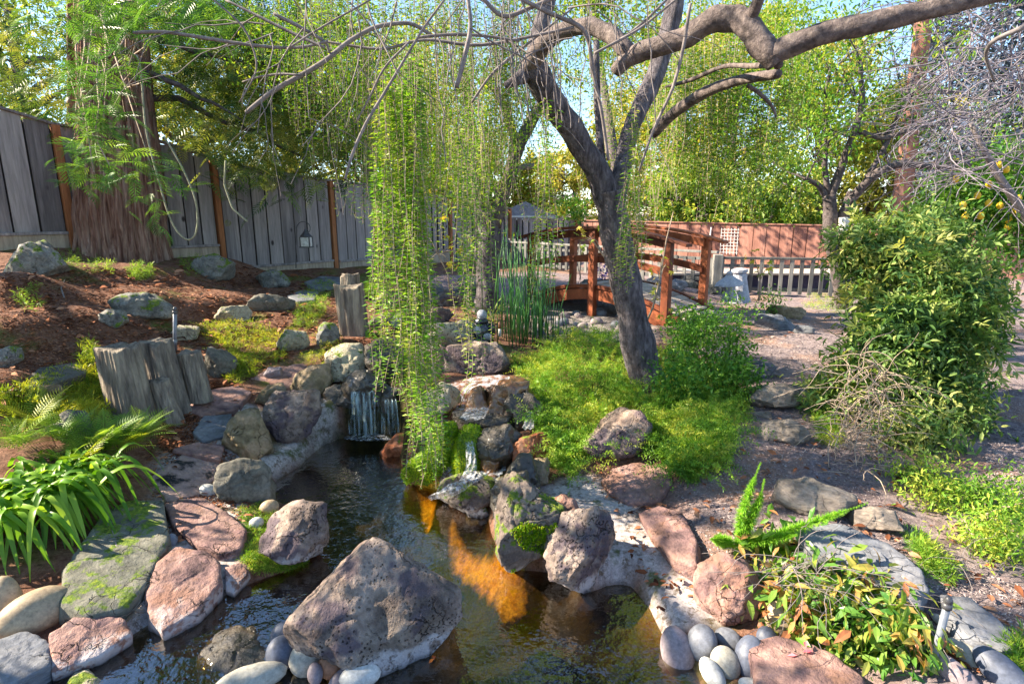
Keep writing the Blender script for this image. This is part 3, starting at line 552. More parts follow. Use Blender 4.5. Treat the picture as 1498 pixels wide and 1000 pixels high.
MOSS1 = B([(592,692),(600,672),(625,640),(640,624),(662,620),(667,650),(655,682),(625,706),(600,703)], 'bright green moss covered boulder at the edge of the pond', 'moss_rock', .8, .7, cuts=1, hi=2)
MOSS2 = B([(662,695),(665,650),(675,627),(700,625),(706,650),(700,690),(682,702)], 'narrow dark rock draped with green moss between two falls', 'moss_rock', .8, .6, cuts=1)
B([(698,650),(708,628),(742,622),(762,640),(758,670),(738,690),(704,696)], 'dark pitted lava rock beside the mossy narrow rock', 'dark_wet', .8, .5)
B([(700,695),(706,650),(722,645),(730,665),(728,698),(712,708)], 'dark reddish column of rock in the shade of the cascade', 'brown_wet', .7)
B([(640,722),(650,700),(675,688),(715,688),(732,708),(715,735),(675,752),(648,742)], 'yellow green rounded rock under the splashing water', 'lava_moss', .8)
B([(682,755),(690,740),(710,738),(718,752),(708,768),(690,770)], 'small mossy stone at the pond edge below the splash', 'lava_moss', .8)
B([(748,660),(760,640),(785,632),(805,645),(802,668),(775,678),(752,676)], 'rusty pitted rock between cascade and fern slope', 'red_rock', .8)
B([(757,680),(780,670),(802,675),(804,705),(780,715),(760,708)], 'rounded tan rock under the rusty pitted rock', 'tan_rock', .8)
B([(718,720),(745,690),(770,690),(775,725),(755,755),(725,760)], 'dark boulder in shade behind the moss topped boulder', 'dark_wet', .8)
MOSS3 = B([(722,762),(735,705),(755,695),(790,715),(828,740),(818,775),(800,815),(775,832),(740,818)], 'pitted grey boulder with bright moss on its lower half', 'lava_moss', .75, .6, cuts=2, hi=2)
B([(795,815),(800,785),(825,760),(862,742),(885,762),(897,800),(890,842),(862,872),(835,855),(808,845)], 'dark purple pitted boulder with a white foot at the right bank', 'lava', .75, .5, hi=2)
B([(800,738),(822,724),(842,730),(846,752),(822,765),(800,755)], 'small pink rock on top between two boulders of the right bank', 'pink_slab', .8)
B([(855,655),(862,632),(885,608),(925,598),(948,618),(948,655),(915,668),(875,668)], 'purple grey rock sunk in the ferns below the leaning trunk', 'lava', .7)
B([(1015,860),(1020,830),(1060,808),(1100,825),(1118,870),(1105,905),(1060,912),(1025,895)], 'broad brown rock in shade behind the right pebbles', 'pink_slab', .6)
B([(5,392),(30,362),(60,352),(92,370),(102,392),(85,402),(30,408),(6,403)], 'big lichen covered granite rock at the far left by the fence', 'granite', .8)
B([(160,442),(190,428),(228,430),(252,448),(248,465),(200,466),(168,458)], 'broad grey rock lying on the mulch slope', 'granite', .8)
B([(140,463),(160,451),(183,455),(190,470),(172,480),(148,475)], 'small grey rock just below the broad rock on the slope', 'granite', .8)
B([(278,392),(290,373),(320,372),(342,388),(343,405),(318,413),(286,406)], 'dark speckled rock right of the redwood trunk', 'granite', .8)
B([(375,408),(390,394),(410,395),(424,412),(415,425),(388,426)], 'rounded dark granite rock near the middle of the fence', 'granite', .8)
B([(356,444),(375,434),(400,430),(432,438),(428,452),(395,457),(362,452)], 'long smooth green grey stone on the slope', 'dark_slab', .6, .7)
B([(313,464),(325,450),(358,447),(370,462),(355,473),(325,476)], 'sunlit pale yellow rock on the left slope', 'pale_block', .7, .45)
B([(250,488),(258,475),(288,477),(294,494),(275,498),(255,497)], 'squared pale stone behind the metal stake', 'pale_block', .7, .4)
B([(-8,525),(0,508),(30,508),(36,524),(15,540),(-6,540)], 'grey lichen rock at the left edge of the picture', 'granite', .8)
B([(38,582),(50,566),(92,563),(95,578),(60,588)], 'tan squared rock below the grey slab in the ferns', 'tan_rock', .7, .4)
B([(297,535),(305,507),(325,508),(346,522),(343,552),(318,558),(300,550)], 'dark angular rock right of the log stumps', 'dark_slab', .8, .4)
B([(406,502),(418,483),(445,485),(452,508),(425,518),(408,515)], 'pale pitted rock in the sunlit yellow green plants', 'pale_block', .8)
B([(462,488),(470,473),(493,474),(496,500),(478,510),(464,503)], 'pitted rock just left of the weathered square stump', 'granite', .8, .45)
B([(385,548),(392,538),(408,538),(413,548),(402,556),(388,556)], 'little mauve cobble among the ferns of the left slope', 'pebble_mauve', .8, .8)
B([(1097,588),(1108,566),(1145,562),(1172,572),(1172,592),(1150,602),(1112,598)], 'upper rounded stepping stone beside the mulch path', 'sandstone', .8, .45)
B([(1104,632),(1118,617),(1160,614),(1186,628),(1182,644),(1150,650),(1115,645)], 'lower rounded stepping stone with a sunlit spot', 'sandstone', .7, .45)
B([(1090,545),(1100,532),(1125,530),(1134,542),(1122,555),(1100,555)], 'small bluish stone at the edge of the green shrub', 'blue_slate', .7, .4)
B([(1104,478),(1112,460),(1145,460),(1166,474),(1160,484),(1118,486)], 'bluish flat topped block at the top of the path', 'blue_slate', .8, .35)
B([(1122,455),(1130,447),(1165,449),(1178,456),(1174,470),(1140,466)], 'tan flat block behind the bluish block at the path top', 'tan_rock', .8, .35)
B([(1160,484),(1172,476),(1192,478),(1190,488),(1170,491)], 'thin blue stone right of the bluish block', 'blue_slate', .5, .4)
B([(1132,728),(1142,702),(1180,698),(1240,722),(1252,742),(1200,750),(1150,748)], 'long layered slab crossing the mulch path', 'sandstone', .7, .4)
B([(1235,752),(1262,738),(1308,748),(1322,772),(1290,780),(1250,770)], 'brown end of the layered slab under the trailing shrub', 'sandstone', .6, .4)
flag([(1168,772),(1230,764),(1300,790),(1345,830),(1360,860),(1345,892),(1305,872),(1240,835),(1185,805)], 'largest smooth grey slab on the right of the path', 'blue_slate', .16, .07)
flag([(1375,868),(1420,872),(1460,900),(1496,940),(1470,952),(1425,932),(1385,900)], 'long smooth grey slab at the lower right corner', 'blue_slate', .12, .05)
flag([(1090,935),(1140,925),(1215,945),(1265,985),(1270,1030),(1120,1030)], 'purple brown slab under the orange leaved shrub', 'pink_slab', .2, .08)
flag([(1130,612),(1128,600),(1095,602)], 'flat sliver of stone between the stepping stones', 'sandstone', .06, .02)
# left bank flagstones
flag([(240,735),(262,728),(300,726),(330,748),(360,770),(352,800),(320,806),(290,796),(255,768)], 'large pink flagstone beside the moss patch', 'pink_slab', .12, .05)
flag([(213,860),(228,818),(258,795),(300,803),(323,815),(324,850),(290,893),(240,917),(216,895)], 'rough purple flagstone at the water edge under the large pink one', 'pink_slab', .2, .07)
flag([(72,925),(108,900),(180,898),(193,925),(145,960),(75,985)], 'long purple flagstone with a white wet edge at lower left', 'pink_slab', .16, .06)
flag([(122,790),(150,745),(190,728),(240,728),(246,790),(215,850),(185,882),(130,895),(85,880),(90,830)], 'large greenish grey mossy slab beneath the strap leaves', 'grey_slab', .16, .06)
flag([(222,695),(270,660),(330,678),(312,702),(298,722),(245,732)], 'pink flagstone blotched with black above the large pink one', 'pink_black', .12, .04)
flag([(250,655),(290,645),(328,650),(322,672),(275,662)], 'small rosy flagstone under the fallen leaves', 'pink_slab', .1, .04)
flag([(283,630),(298,606),(340,603),(332,635),(298,645)], 'blue grey rough stone left of the tan boulder', 'blue_slate', .12, .05)
flag([(270,600),(300,570),(345,562),(368,572),(345,598),(300,608)], 'flat pinkish stone beside the fallen bare branch', 'pink_slab', .1, .04)
flag([(350,560),(395,536),(440,530),(480,530),(470,545),(425,575),(380,565)], 'broad layered pink slab above the waterfall cave', 'pink_slab', .14, .05)
flag([(328,828),(352,822),(365,836),(342,868),(330,862)], 'small triangular pink stone with a white tip', 'pink_slab', .14, .05)
flag([(-20,935),(40,918),(74,935),(74,970),(20,1000),(-20,1000)], 'whitish wet stone in the bottom left corner', 'blue_slate', .14, .06)
flag([(22,558),(60,536),(128,526),(125,545),(70,563),(35,568)], 'thin grey slab on the slope at the left', 'dark_slab', .1, .06)
flag([(445,412),(470,403),(505,405),(500,418),(462,422)], 'flat grey slab below the hanging lantern', 'blue_slate', .1, .05)
flag([(420,432),(440,424),(465,426),(460,438),(432,440)], 'small flat stone next to the bright green sprig', 'blue_slate', .1, .05)
flag([(878,700),(895,682),(935,674),(976,682),(984,702),(962,732),(918,735),(890,718)], 'rosy brown slab at the top of the right cement bank', 'pink_slab', .2, .08)
flag([(934,748),(962,735),(998,748),(1020,785),(1018,828),(985,815),(952,782)], 'dark mauve slab on the right cement bank', 'pink_slab', .2, .08)
flag([(285,952),(300,925),(340,903),(385,905),(405,935),(392,975),(330,998),(295,990)], 'dark mossy rock half under water near the corner', 'dark_wet', .2, .02, z=.02, rough=.1, ex=.7)
flag([(92,992),(105,972),(130,968),(150,985),(135,1005),(100,1008)], 'small rock breaking the water at bottom left', 'pale_block', .15, .02, z=.03, ex=.8)
flag([(345,905),(300,900),(250,905),(225,925),(270,945),(330,930)], 'submerged olive stone in the shallows', 'dark_wet', .1, 0, z=-.06, ex=.8)
pebble(52, 896, 78, 50, 'large oval tan pebble under the strap leaves', 'pebble_tan', .15)
pebble(10, 880, 30, 60, 'grey brown cobble at the left edge beside the oval pebble', 'pebble_tan')
for a in [(412, 955, 40, 44, 'slate blue pebble left of the white topped pebble', 'pebble_slate'), (415, 929, 34, 34, 'dark grey pebble tucked against the triangular boulder', 'pebble_slate', .4),
          (448, 963, 44, 44, 'white topped pebble between slate and orange pebbles', 'pebble_pale'), (484, 971, 32, 38, 'orange brown round pebble below the triangular boulder', 'pebble_orange'),
          (461, 985, 20, 28, 'small mauve pebble between the white and orange ones', 'pebble_mauve'), (368, 992, 88, 34, 'long pale flat pebble at the bottom edge', 'pebble_pale', -.05),
          (527, 988, 54, 32, 'white and yellow pebble at the tip of the triangular boulder', 'pebble_white')]: pebble(*a, z=.05)
pebble(500, 990, 40, 20, 'thin brown pebble beside the white and yellow one', 'pebble_mauve', .5, z=.02)
pebble(394, 742, 26, 22, 'round tan pebble on the moss at the left bank', 'pebble_tan', group='pebbles on the left bank')
pebble(375, 765, 20, 17, 'small white pebble on the moss', 'pebble_white', group='pebbles on the left bank')
pebble(251, 791, 15, 20, 'small grey pebble in the cement joint', 'pebble_grey', group='pebbles on the left bank')
pebble(306, 718, 26, 18, 'white pebble set in cement by the dark slab', 'pebble_white', -.6, group='pebbles on the left bank')
pebble(338, 603, 24, 10, 'flat white pebble in the joint under the bare branch', 'pebble_white', group='pebbles on the left bank')
for a in [(991, 953, 44, 66, 'mauve oval pebble leftmost in the right cluster', 'pebble_mauve', .35), (1027, 940, 40, 48, 'round blue grey pebble beside the cement bank', 'pebble_grey'),
          (1066, 935, 38, 28, 'grey pebble under the orange leaves', 'pebble_grey', -.3), (1061, 970, 38, 44, 'pale green grey pebble in the middle of the right cluster', 'pebble_pale', .5),
          (1042, 985, 44, 26, 'white streaked pebble at the water in the right cluster', 'pebble_white', -.8), (1098, 962, 40, 56, 'largest dark blue pebble of the right cluster', 'pebble_slate', .05),
          (1122, 933, 26, 30, 'small blue pebble beside the purple slab', 'pebble_slate', .4), (1141, 905, 38, 46, 'tan grey pebble hidden by the twigs', 'pebble_tan', .2), (1098, 1002, 30, 18, 'white pebble cut by the bottom edge', 'pebble_white')]: pebble(*a, group='river pebbles at the right bank')
for a in [(1421, 938, 42, 32, 'green grey pebble right of the tall metal stake', 'pebble_grey', -.3), (1398, 985, 56, 26, 'brown oval cobble at the foot of the metal stake', 'pebble_mauve', -.4),
          (1420, 962, 54, 24, 'blue white cobble below the green grey pebble', 'pebble_pale', -.4), (1468, 985, 66, 34, 'dark blue grey cobble in the lower right corner', 'pebble_slate', -.5), (1388, 915, 40, 14, 'thin pale cobble behind the metal stake', 'pebble_pale', -.3)]: pebble(*a, group='cobbles in the lower right corner')
pebble(1096, 775, 18, 12, 'white pebble among the foxtail plumes', 'pebble_white', group='pebbles of the right bank')
# cobbles in the stream bed and rock pile beyond the bridge
rr = random.Random(3); k = 0
for i in range(30):
    px = rr.uniform(785, 925); py = rr.uniform(452, 492); wpx = rr.uniform(12, 24)*(1+(py-470)*.012)
    pebble(px, py, wpx, wpx*.72, 'grey cobble lying in the stream bed under the bridge', rr.choice(['pebble_grey', 'pebble_slate', 'pebble_mauve', 'pebble_grey']), rr.uniform(-.5, .5), group='cobbles in the stream bed')
for i in range(26):
    px = rr.uniform(830, 1060); py = 424-14*sin((px-830)/230*pi)*rr.uniform(.2, 1.1)+rr.uniform(-6, 10); wpx = rr.uniform(18, 36)
    a = [(px+wpx/2*cos(t)*rr.uniform(.8, 1.1), py+wpx*.32*sin(t)*rr.uniform(.8, 1.1)) for t in np.linspace(0, 2*pi, 8)[:-1]]
    B(a, 'dark blue grey rock in the pile beyond the bridge', 'blue_slate' if rr.random() < .6 else 'dark_slab', .8, .5, group='rock pile beyond the bridge')
for q, (px, py, s) in enumerate([(560, 470, 30), (598, 468, 34), (640, 462, 30), (570, 440, 36), (620, 430, 44), (660, 436, 36), (690, 425, 30)]):
    a = [(px+s*.8*cos(t)*rr.uniform(.85, 1.1), py+s*.42*sin(t)*rr.uniform(.85, 1.1)) for t in np.linspace(0, 2*pi, 9)[:-1]]
    B(a, ['low wall rock left of the hanging foliage near the square stump', 'low wall rock directly behind the hanging foliage', 'low wall rock right of the hanging foliage beside the stream', 'upper wall rock left behind the hanging foliage', 'broad upper wall rock behind the maple sapling', 'upper wall rock left of the ivy draped trunk', 'wall rock touching the foot of the ivy draped trunk'][q], ['dark_slab', 'blue_slate', 'lava'][q % 3], .8, .45, group='low rock wall behind the hanging foliage')
# wet rocks inside the waterfall cave, added dark to deepen its shade
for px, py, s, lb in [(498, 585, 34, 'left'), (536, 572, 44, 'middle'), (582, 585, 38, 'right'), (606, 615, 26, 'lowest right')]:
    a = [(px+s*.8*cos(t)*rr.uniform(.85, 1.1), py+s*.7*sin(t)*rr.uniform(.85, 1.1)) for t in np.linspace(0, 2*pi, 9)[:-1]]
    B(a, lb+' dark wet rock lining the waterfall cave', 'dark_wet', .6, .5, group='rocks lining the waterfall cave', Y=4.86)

B([(735,600),(755,572),(790,575),(800,610),(780,632),(750,635)], 'dark wet rock under the fern edge beside the sliding water', 'dark_wet', .8, .5, .14)
B([(664,612),(680,598),(712,604),(745,606),(752,630),(715,640),(672,636)], 'dark wet ledge above the mossy rocks of the cascade', 'dark_wet', .8, .4, .14)
B([(742,690),(760,664),(782,668),(790,700),(770,730),(748,725)], 'black pitted rock in the gully above the moss topped boulder', 'dark_wet', .8, .5, .14)
B([(612,640),(640,612),(662,618),(655,640),(630,660)], 'dark wet stone just behind the bright mossy boulder', 'dark_wet', .8, .5, .12)

SLIDE = M_flow('slide_water', (46, 46, 7), .55, (.78, .80, .86), .2)
def slide(pts, wd, off, label):
    P = np.array([aty(a, b, G(a, b)[1]-off) for a, b in pts]); t = np.linspace(0, 1, len(P)); t2 = np.linspace(0, 1, 22); C = np.stack([np.interp(t2, t, P[:, k]) for k in range(3)], -1)
    for _ in range(2): C[1:-1] = (C[:-2]+C[2:]+2*C[1:-1])/4
    W = np.interp(t2, np.linspace(0, 1, len(wd)), wd); us = np.linspace(-1, 1, 11); V = np.array([[c+np.array([u*w*.5, -.02*(1-u*u)+.008*sin(u*9+i), .006*cos(u*7+i*.6)]) for u in us] for i, (c, w) in enumerate(zip(C, W))])
    i = np.arange(21)[:, None]*11; j = np.arange(10)[None]; mb = MB(); mb.add(V.reshape(-1, 3), np.stack([i+j, i+j+1, i+j+12, i+j+11], -1).reshape(-1, 4)); tag(mb.build('waterfall', SLIDE, smoothf=True), label, kind='structure')
slide([(742, 553), (722, 566), (706, 588), (690, 612)], [.08, .12, .16, .18], .34, 'white water sliding down the left face of the cascade')
slide([(764, 566), (772, 585), (776, 608), (772, 626)], [.05, .06, .06, .08], .36, 'thin white thread of water on the right of the cascade')
slide([(686, 640), (688, 660), (690, 682), (684, 700)], [.05, .06, .07, .09], .30, 'pale veil of water over the narrow mossy rock')
slide([(704, 688), (686, 702), (662, 716), (640, 728)], [.12, .14, .14, .18], .30, 'white splash running over the lowest rock into the pond')
slide([(600, 672), (598, 684), (596, 694)], [.05, .06, .12], .04, 'little white splash under the rust red rock')
# ------------------------------------------------------------------ fences
def lineT(P0, P1, px):
    """the place on a ground line seen at picture column px (as fraction from P0 to P1)"""
    a = (px-749)/F  # X = a*depth ; depth ~ Y*cos + (EYE-z)*sin, use z=1.2
    k = SP*(EYE-1.2); dx = P1[0]-P0[0]; dy = P1[1]-P0[1]
    return (a*(P0[1]*CP+k)-P0[0])/(dx-a*dy*CP)
def pointZ(px, py, P0, P1):
    nrm = np.array([-(P1[1]-P0[1]), P1[0]-P0[0], 0]); d = ray(px, py); t = (np.array([P0[0], P0[1], 0])-EYEP)@nrm/(d@nrm); return (EYEP+d*t)
LF0 = np.array([-6.75, 7.9]); LF1 = np.array([-3.12, 13.0])
def board_fence(P0, P1, panels, label, board_mat, gap=.022, bw=.27, posts='fence_post', kick=True, sl=.018, group=None, kickmat=None, back='fence_dark'):
    e3 = unit(np.array([[P1[0]-P0[0], P1[1]-P0[1]]]))[0]; rz = math.atan2(e3[1], e3[0]); nrm = np.array([e3[1], -e3[0]])     # towards the camera
    L = np.linalg.norm(np.array(P1)-P0); root = empty('board_fence', (P0[0], P0[1], float(H(P0[0], P0[1]))), label, 'fence', group)
    bb = MB(); rr = random.Random(int(P0[0]*100))
    for (xa, xb, za, zb, zb0, zb1) in panels:      # distances along the fence, top heights, bottom heights
        n = max(1, round((xb-xa-.1)/bw)); step = (xb-xa-.1)/n
        for i in range(n):
            s = xa+.05+(i+.5)*step; f = (s-xa)/(xb-xa); zt = za+(zb-za)*f; z0 = (min(zb0, zb1)+.16 if kick else zb0+(zb1-zb0)*f)
            c = np.array([P0[0]+e3[0]*s, P0[1]+e3[1]*s])+nrm*(.012+rr.uniform(0, .006)); m_ = MB(); m_.box((c[0], c[1], (zt+z0)/2-.005), (step-gap*rr.uniform(.6, 1.5), .02, zt-z0-.01), rz=rz, ry=rr.uniform(-.003, .003), rnd=rr.random())
            m_.build('board', MATS[board_mat], root, bevel=.003)
        xm = (xa+xb)/2; c = np.array([P0[0]+e3[0]*xm, P0[1]+e3[1]*xm]); zt = (za+zb)/2; zlow = (zb0+zb1)/2; tl = math.atan2(zb-za, xb-xa)
        m_ = MB(); nseg = 8
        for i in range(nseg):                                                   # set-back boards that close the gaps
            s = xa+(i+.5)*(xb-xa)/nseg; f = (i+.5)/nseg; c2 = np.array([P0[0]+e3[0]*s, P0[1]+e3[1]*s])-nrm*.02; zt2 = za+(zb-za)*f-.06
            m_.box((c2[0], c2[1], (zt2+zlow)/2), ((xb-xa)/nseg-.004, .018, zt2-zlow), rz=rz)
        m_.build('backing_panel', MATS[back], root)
        m_ = MB(); m_.box((c[0]+nrm[0]*.01, c[1]+nrm[1]*.01, zt+.01), (math.hypot(xb-xa, zb-za)+.02, .11, .035), rz=0, ry=-tl, rnd=.3)
        v = m_.v[0]-np.array([c[0]+nrm[0]*.01, c[1]+nrm[1]*.01, 0]); m_.v[0] = v@np.array([[cos(rz), -sin(rz), 0], [sin(rz), cos(rz), 0], [0, 0, 1]]).T+np.array([c[0]+nrm[0]*.01, c[1]+nrm[1]*.01, 0])
        m_.build('cap_rail', MATS[board_mat], root, bevel=.004)
        if kick:
            m_ = MB(); zk = min(zb0, zb1); m_.box((c[0]+nrm[0]*.03, c[1]+nrm[1]*.03, zk+.055), (xb-xa-.1, .04, .27), rz=rz, rnd=.9); m_.build('kick_board', MATS[kickmat or 'fence_tan'], root, bevel=.004)
            m_ = MB(); m_.box((c[0]+nrm[0]*.045, c[1]+nrm[1]*.045, zk+.21), (xb-xa-.1, .07, .04), rz=rz, rnd=.6); m_.build('bottom_rail', MATS[board_mat], root, bevel=.004)
        if posts:
            q = np.array([P0[0]+e3[0]*xb, P0[1]+e3[1]*xb])+nrm*.035; m_ = MB(); m_.box((q[0], q[1], (zb+zb1)/2-.1), (.095, .1, zb-zb1+.2), rz=rz); m_.build('post', MATS[posts], root, bevel=.006)
    return root
LL = np.linalg.norm(LF1-LF0); EX = (LF1-LF0)/LL
def seg(x0, x1, y0, y1, b0, b1):
    a = pointZ(x0, y0, LF0, LF1); b = pointZ(x1, y1, LF0, LF1); c = pointZ(x0, b0, LF0, LF1); d = pointZ(x1, b1, LF0, LF1)
    return (float((a[:2]-LF0)@EX), float((b[:2]-LF0)@EX), a[2], b[2], c[2], d[2])
pan = [seg(-70, 78, 138, 183, 356, 363), seg(78, 200, 183, 197, 363, 369), seg(200, 309, 197, 232, 369, 377), seg(312, 481, 238, 265, 390, 396), seg(484, 545, 264, 272, 390, 392)]
board_fence(LF0, LF1, pan, 'weathered grey wooden board fence with rust brown posts at the left', 'fence_grey')
# the fence goes on behind the hanging foliage to the corner
A0 = np.array([-3.1, 13.0]); A1 = np.array([-.1, 18.2])
board_fence(A0, A1, [(0, 2.9, 2.32, 2.28, .7, .7), (2.9, 6.0, 2.1, 2.0, .5, .4)], 'grey board fence stretch half hidden by the hanging foliage', 'fence_grey', gap=.06, bw=.24)
A2 = np.array([-.1, 18.2]); A3 = np.array([2.1, 19.6])
board_fence(A2, A3, [(0, 2.6, 1.72, 1.66, -.1, -.1)], 'short blue grey board fence in the far corner behind the reeds', 'fence_grey', gap=.05, bw=.22, kick=False)
T0 = np.array([1.75, 19.9]); T1 = np.array([13.5, 12.1])
LT = np.linalg.norm(T1-T0)
board_fence(T0, T1, [(i*LT/5, (i+1)*LT/5, 1.63-.03*i, 1.60-.03*i, -.1, -.1) for i in range(5)], 'terracotta coloured wooden fence along the back of the garden', 'terracotta', gap=.02, bw=.34, posts=None, kick=False, back='terracotta')
# picket fence
def picket(P0, P1, h, label, mat, spacing=.19, zoff=0, postat=()):
    P0 = np.array(P0, float); P1 = np.array(P1, float); L = np.linalg.norm(P1-P0); e = (P1-P0)/L; rz = math.atan2(e[1], e[0]); z0 = float(H(*P0)); z1 = float(H(*P1))
    root = empty('picket_fence', (P0[0], P0[1], z0), label, 'fence'); n = int(L/spacing); rr = random.Random(5); nr = np.array([e[1], -e[0]])
    zl = lambda t: (z0+(z1-z0)*t)+zoff
    for i in range(n):
        t = (i+.5)/n; c = P0+(P1-P0)*t+nr*.03; m_ = MB(); m_.box((c[0], c[1], zl(t)+h/2), (.07, .022, h*rr.uniform(.97, 1.0)), rz=rz, ry=rr.uniform(-.02, .02)); m_.build('picket', MATS[mat], root)
    for zz, th in ((h+.01, .045), (h*.80, .06), (.10, .07)):
        m_ = MB(); m_.tube([np.r_[P0, zl(0)+zz], np.r_[P1, zl(1)+zz]], .001, 4); c = (P0+P1)/2; m_ = MB()
        m_.box((c[0], c[1], zl(.5)+zz), (L, .045 if zz < h else .10, th), rz=rz, ry=0); m_.build('rail', MATS[mat], root, bevel=.004)
    for t in postat:
        c = P0+(P1-P0)*t+nr*.06; m_ = MB(); m_.box((c[0], c[1], zl(t)+h/2), (.17, .17, h+.12), rz=rz); m_.build('post', MATS[mat], root, bevel=.01)
    return root
pa = aty(1048, 400, 11.3); pb = aty(1232, 400, 10.9); pc = aty(735, 380, 15.5)
picket(pa[:2], (pb+(pb-pa)*.6)[:2], .68, 'grey picket fence with a top rail in front of the terracotta fence', 'picket_grey', .175, postat=(0,))
picket(pc[:2], pa[:2], .62, 'low pale picket fence running away behind the footbridge', 'picket_grey', .19, zoff=.03)
# dark covered tub edge seen between the pickets
q = (pa+pb)/2; q[1] += 1.1; root = empty('raised_bed', (q[0]+.3, q[1], .15), 'dark raised planter with pale edges seen through the picket fence', 'planter')
m_ = MB(); m_.box((q[0]+.3, q[1], .42), (4.6, .8, .44)); m_.build('side_panel', MATS['spa_dark'], root, bevel=.01)
m_ = MB(); m_.box((q[0]+.3, q[1]-.02, .675), (4.7, .9, .05)); m_.build('coping', MATS['deck_wood'], root, bevel=.01)
m_ = MB(); m_.box((q[0]+.3, q[1]-.42, .24), (4.7, .06, .05)); m_.build('base_strip', MATS['white_paint'], root, bevel=.005)
# white wire trellis leaning on the terracotta fence
c = aty(1056, 350, 15.6); root = empty('wire_trellis', (c[0]+.3, c[1], .9), 'white wire trellis leaning on the terracotta fence', 'trellis'); rz = math.atan2(T1[1]-T0[1], T1[0]-T0[0])
for i in range(6):
    m_ = MB(); o = (i-2.5)*.085; m_.tube([[c[0]+.2+o*cos(rz), c[1]+o*sin(rz), .8], [c[0]+.2+o*cos(rz), c[1]+o*sin(rz)+.02, 1.48]], .008, 5); m_.build('upright_wire', MATS['white_paint'], root)
for i in range(8):
    m_ = MB(); z = .85+i*.085; m_.tube([[c[0]+.2-.23*cos(rz), c[1]-.23*sin(rz), z], [c[0]+.2+.23*cos(rz), c[1]+.23*sin(rz), z]], .006, 5); m_.build('cross_wire', MATS['white_paint'], root)
m_ = MB(); a = aty(1030, 418, 12.2); m_.tube([a, a+np.array([.06, .1, .6]), a+np.array([.16, .3, 1.2])], .012, 6); tag(m_.build('garden_stake', MATS['white_paint']), 'thin white stake standing between footbridge and trellis', 'stake')
# shed gable beyond the corner
c = aty(768, 312, 26); root = empty('garden_shed', (c[0], c[1], 0), 'grey gabled roof of a shed beyond the back fence', 'shed')
m_ = MB(); m_.box((c[0], c[1]+1, .85), (2.6, 2, 1.7)); m_.build('wall', MATS['white_paint'], root)
m_ = MB(); a = 1.65; V = np.array([[c[0]-a, c[1]-.3, 1.62], [c[0]+a, c[1]-.3, 1.62], [c[0], c[1]-.3, 2.35], [c[0]-a, c[1]+2.4, 1.62], [c[0]+a, c[1]+2.4, 1.62], [c[0], c[1]+2.4, 2.35]])
m_.add(V, [np.array([[0, 1, 2], [5, 4, 3]]), np.array([[0, 2, 5, 3], [1, 4, 5, 2], [0, 3, 4, 1]])]); m_.build('roof', MATS['roof_grey'], root)
m_ = MB(); m_.box((c[0], c[1]-.34, 1.66), (3.4, .05, .16)); m_.build('fascia', MATS['white_paint'], root)
# neighbour's roof seen through the leaves
c = aty(615, 262, 30); root = empty('neighbour_house', (c[0], c[1], 0), 'pale house roof glimpsed through leaves above the grey fence', 'house')
m_ = MB(); m_.box((c[0], c[1]+2, 1.3), (6, 4, 2.6)); m_.build('wall', MATS['white_paint'], root)
m_ = MB(); a = 3.4; V = np.array([[c[0]-a, c[1]-.5, 2.55], [c[0]+a, c[1]-.5, 2.55], [c[0]+a, c[1]+2, 3.9], [c[0]-a, c[1]+2, 3.9], [c[0]-a, c[1]+4.5, 2.55], [c[0]+a, c[1]+4.5, 2.55]])
m_.add(V, [np.array([[0, 1, 2, 3], [3, 2, 5, 4], [0, 4, 5, 1]]), np.array([[0, 3, 4], [1, 5, 2]])]); m_.build('roof', MATS['roof_grey'], root)
# ------------------------------------------------------------------ footbridge
N0 = np.array([.30, 8.45]); N2 = np.array([1.87, 6.95]); Lb = np.linalg.norm(N2-N0); e = (N2-N0)/Lb; nb = np.array([-e[1], e[0]]); nb = nb if nb[1] > 0 else -nb; brz = math.atan2(e[1], e[0]); Wd = .92
root = empty('footbridge', (N0[0], N0[1], .6), 'arched redwood garden footbridge with curved handrails over the stream', 'bridge')
def bz(t, rise=.13, z0=0): return z0+rise*(1-(2*t-1)**2)
def bp(t, off, z): p = N0+e*Lb*t+nb*off; return np.array([p[0], p[1], z])
def arcbar(t0, t1, off, zf, hgt, thk, name, mat='bridge_wood', n=10, zf2=None):
    m_ = MB(); V = []
    for k in range(n+1):
        t = t0+(t1-t0)*k/n; zt = zf(t); zl = (zf2(t) if zf2 else zt-hgt)
        for o, z in ((-thk/2, zl), (thk/2, zl), (thk/2, zt), (-thk/2, zt)): V.append(bp(t, off+o, z))
    i = np.arange(n)[:, None]*4; f = np.concatenate([np.stack([i[:, 0]+a, i[:, 0]+b, i[:, 0]+b+4, i[:, 0]+a+4], -1) for a, b in ((0, 1), (1, 2), (2, 3), (3, 0))])
    m_.add(np.array(V), [f, np.array([[3, 2, 1, 0], [4*n, 4*n+1, 4*n+2, 4*n+3]])], random.random()); return m_.build(name, MATS[mat], root, bevel=.004)
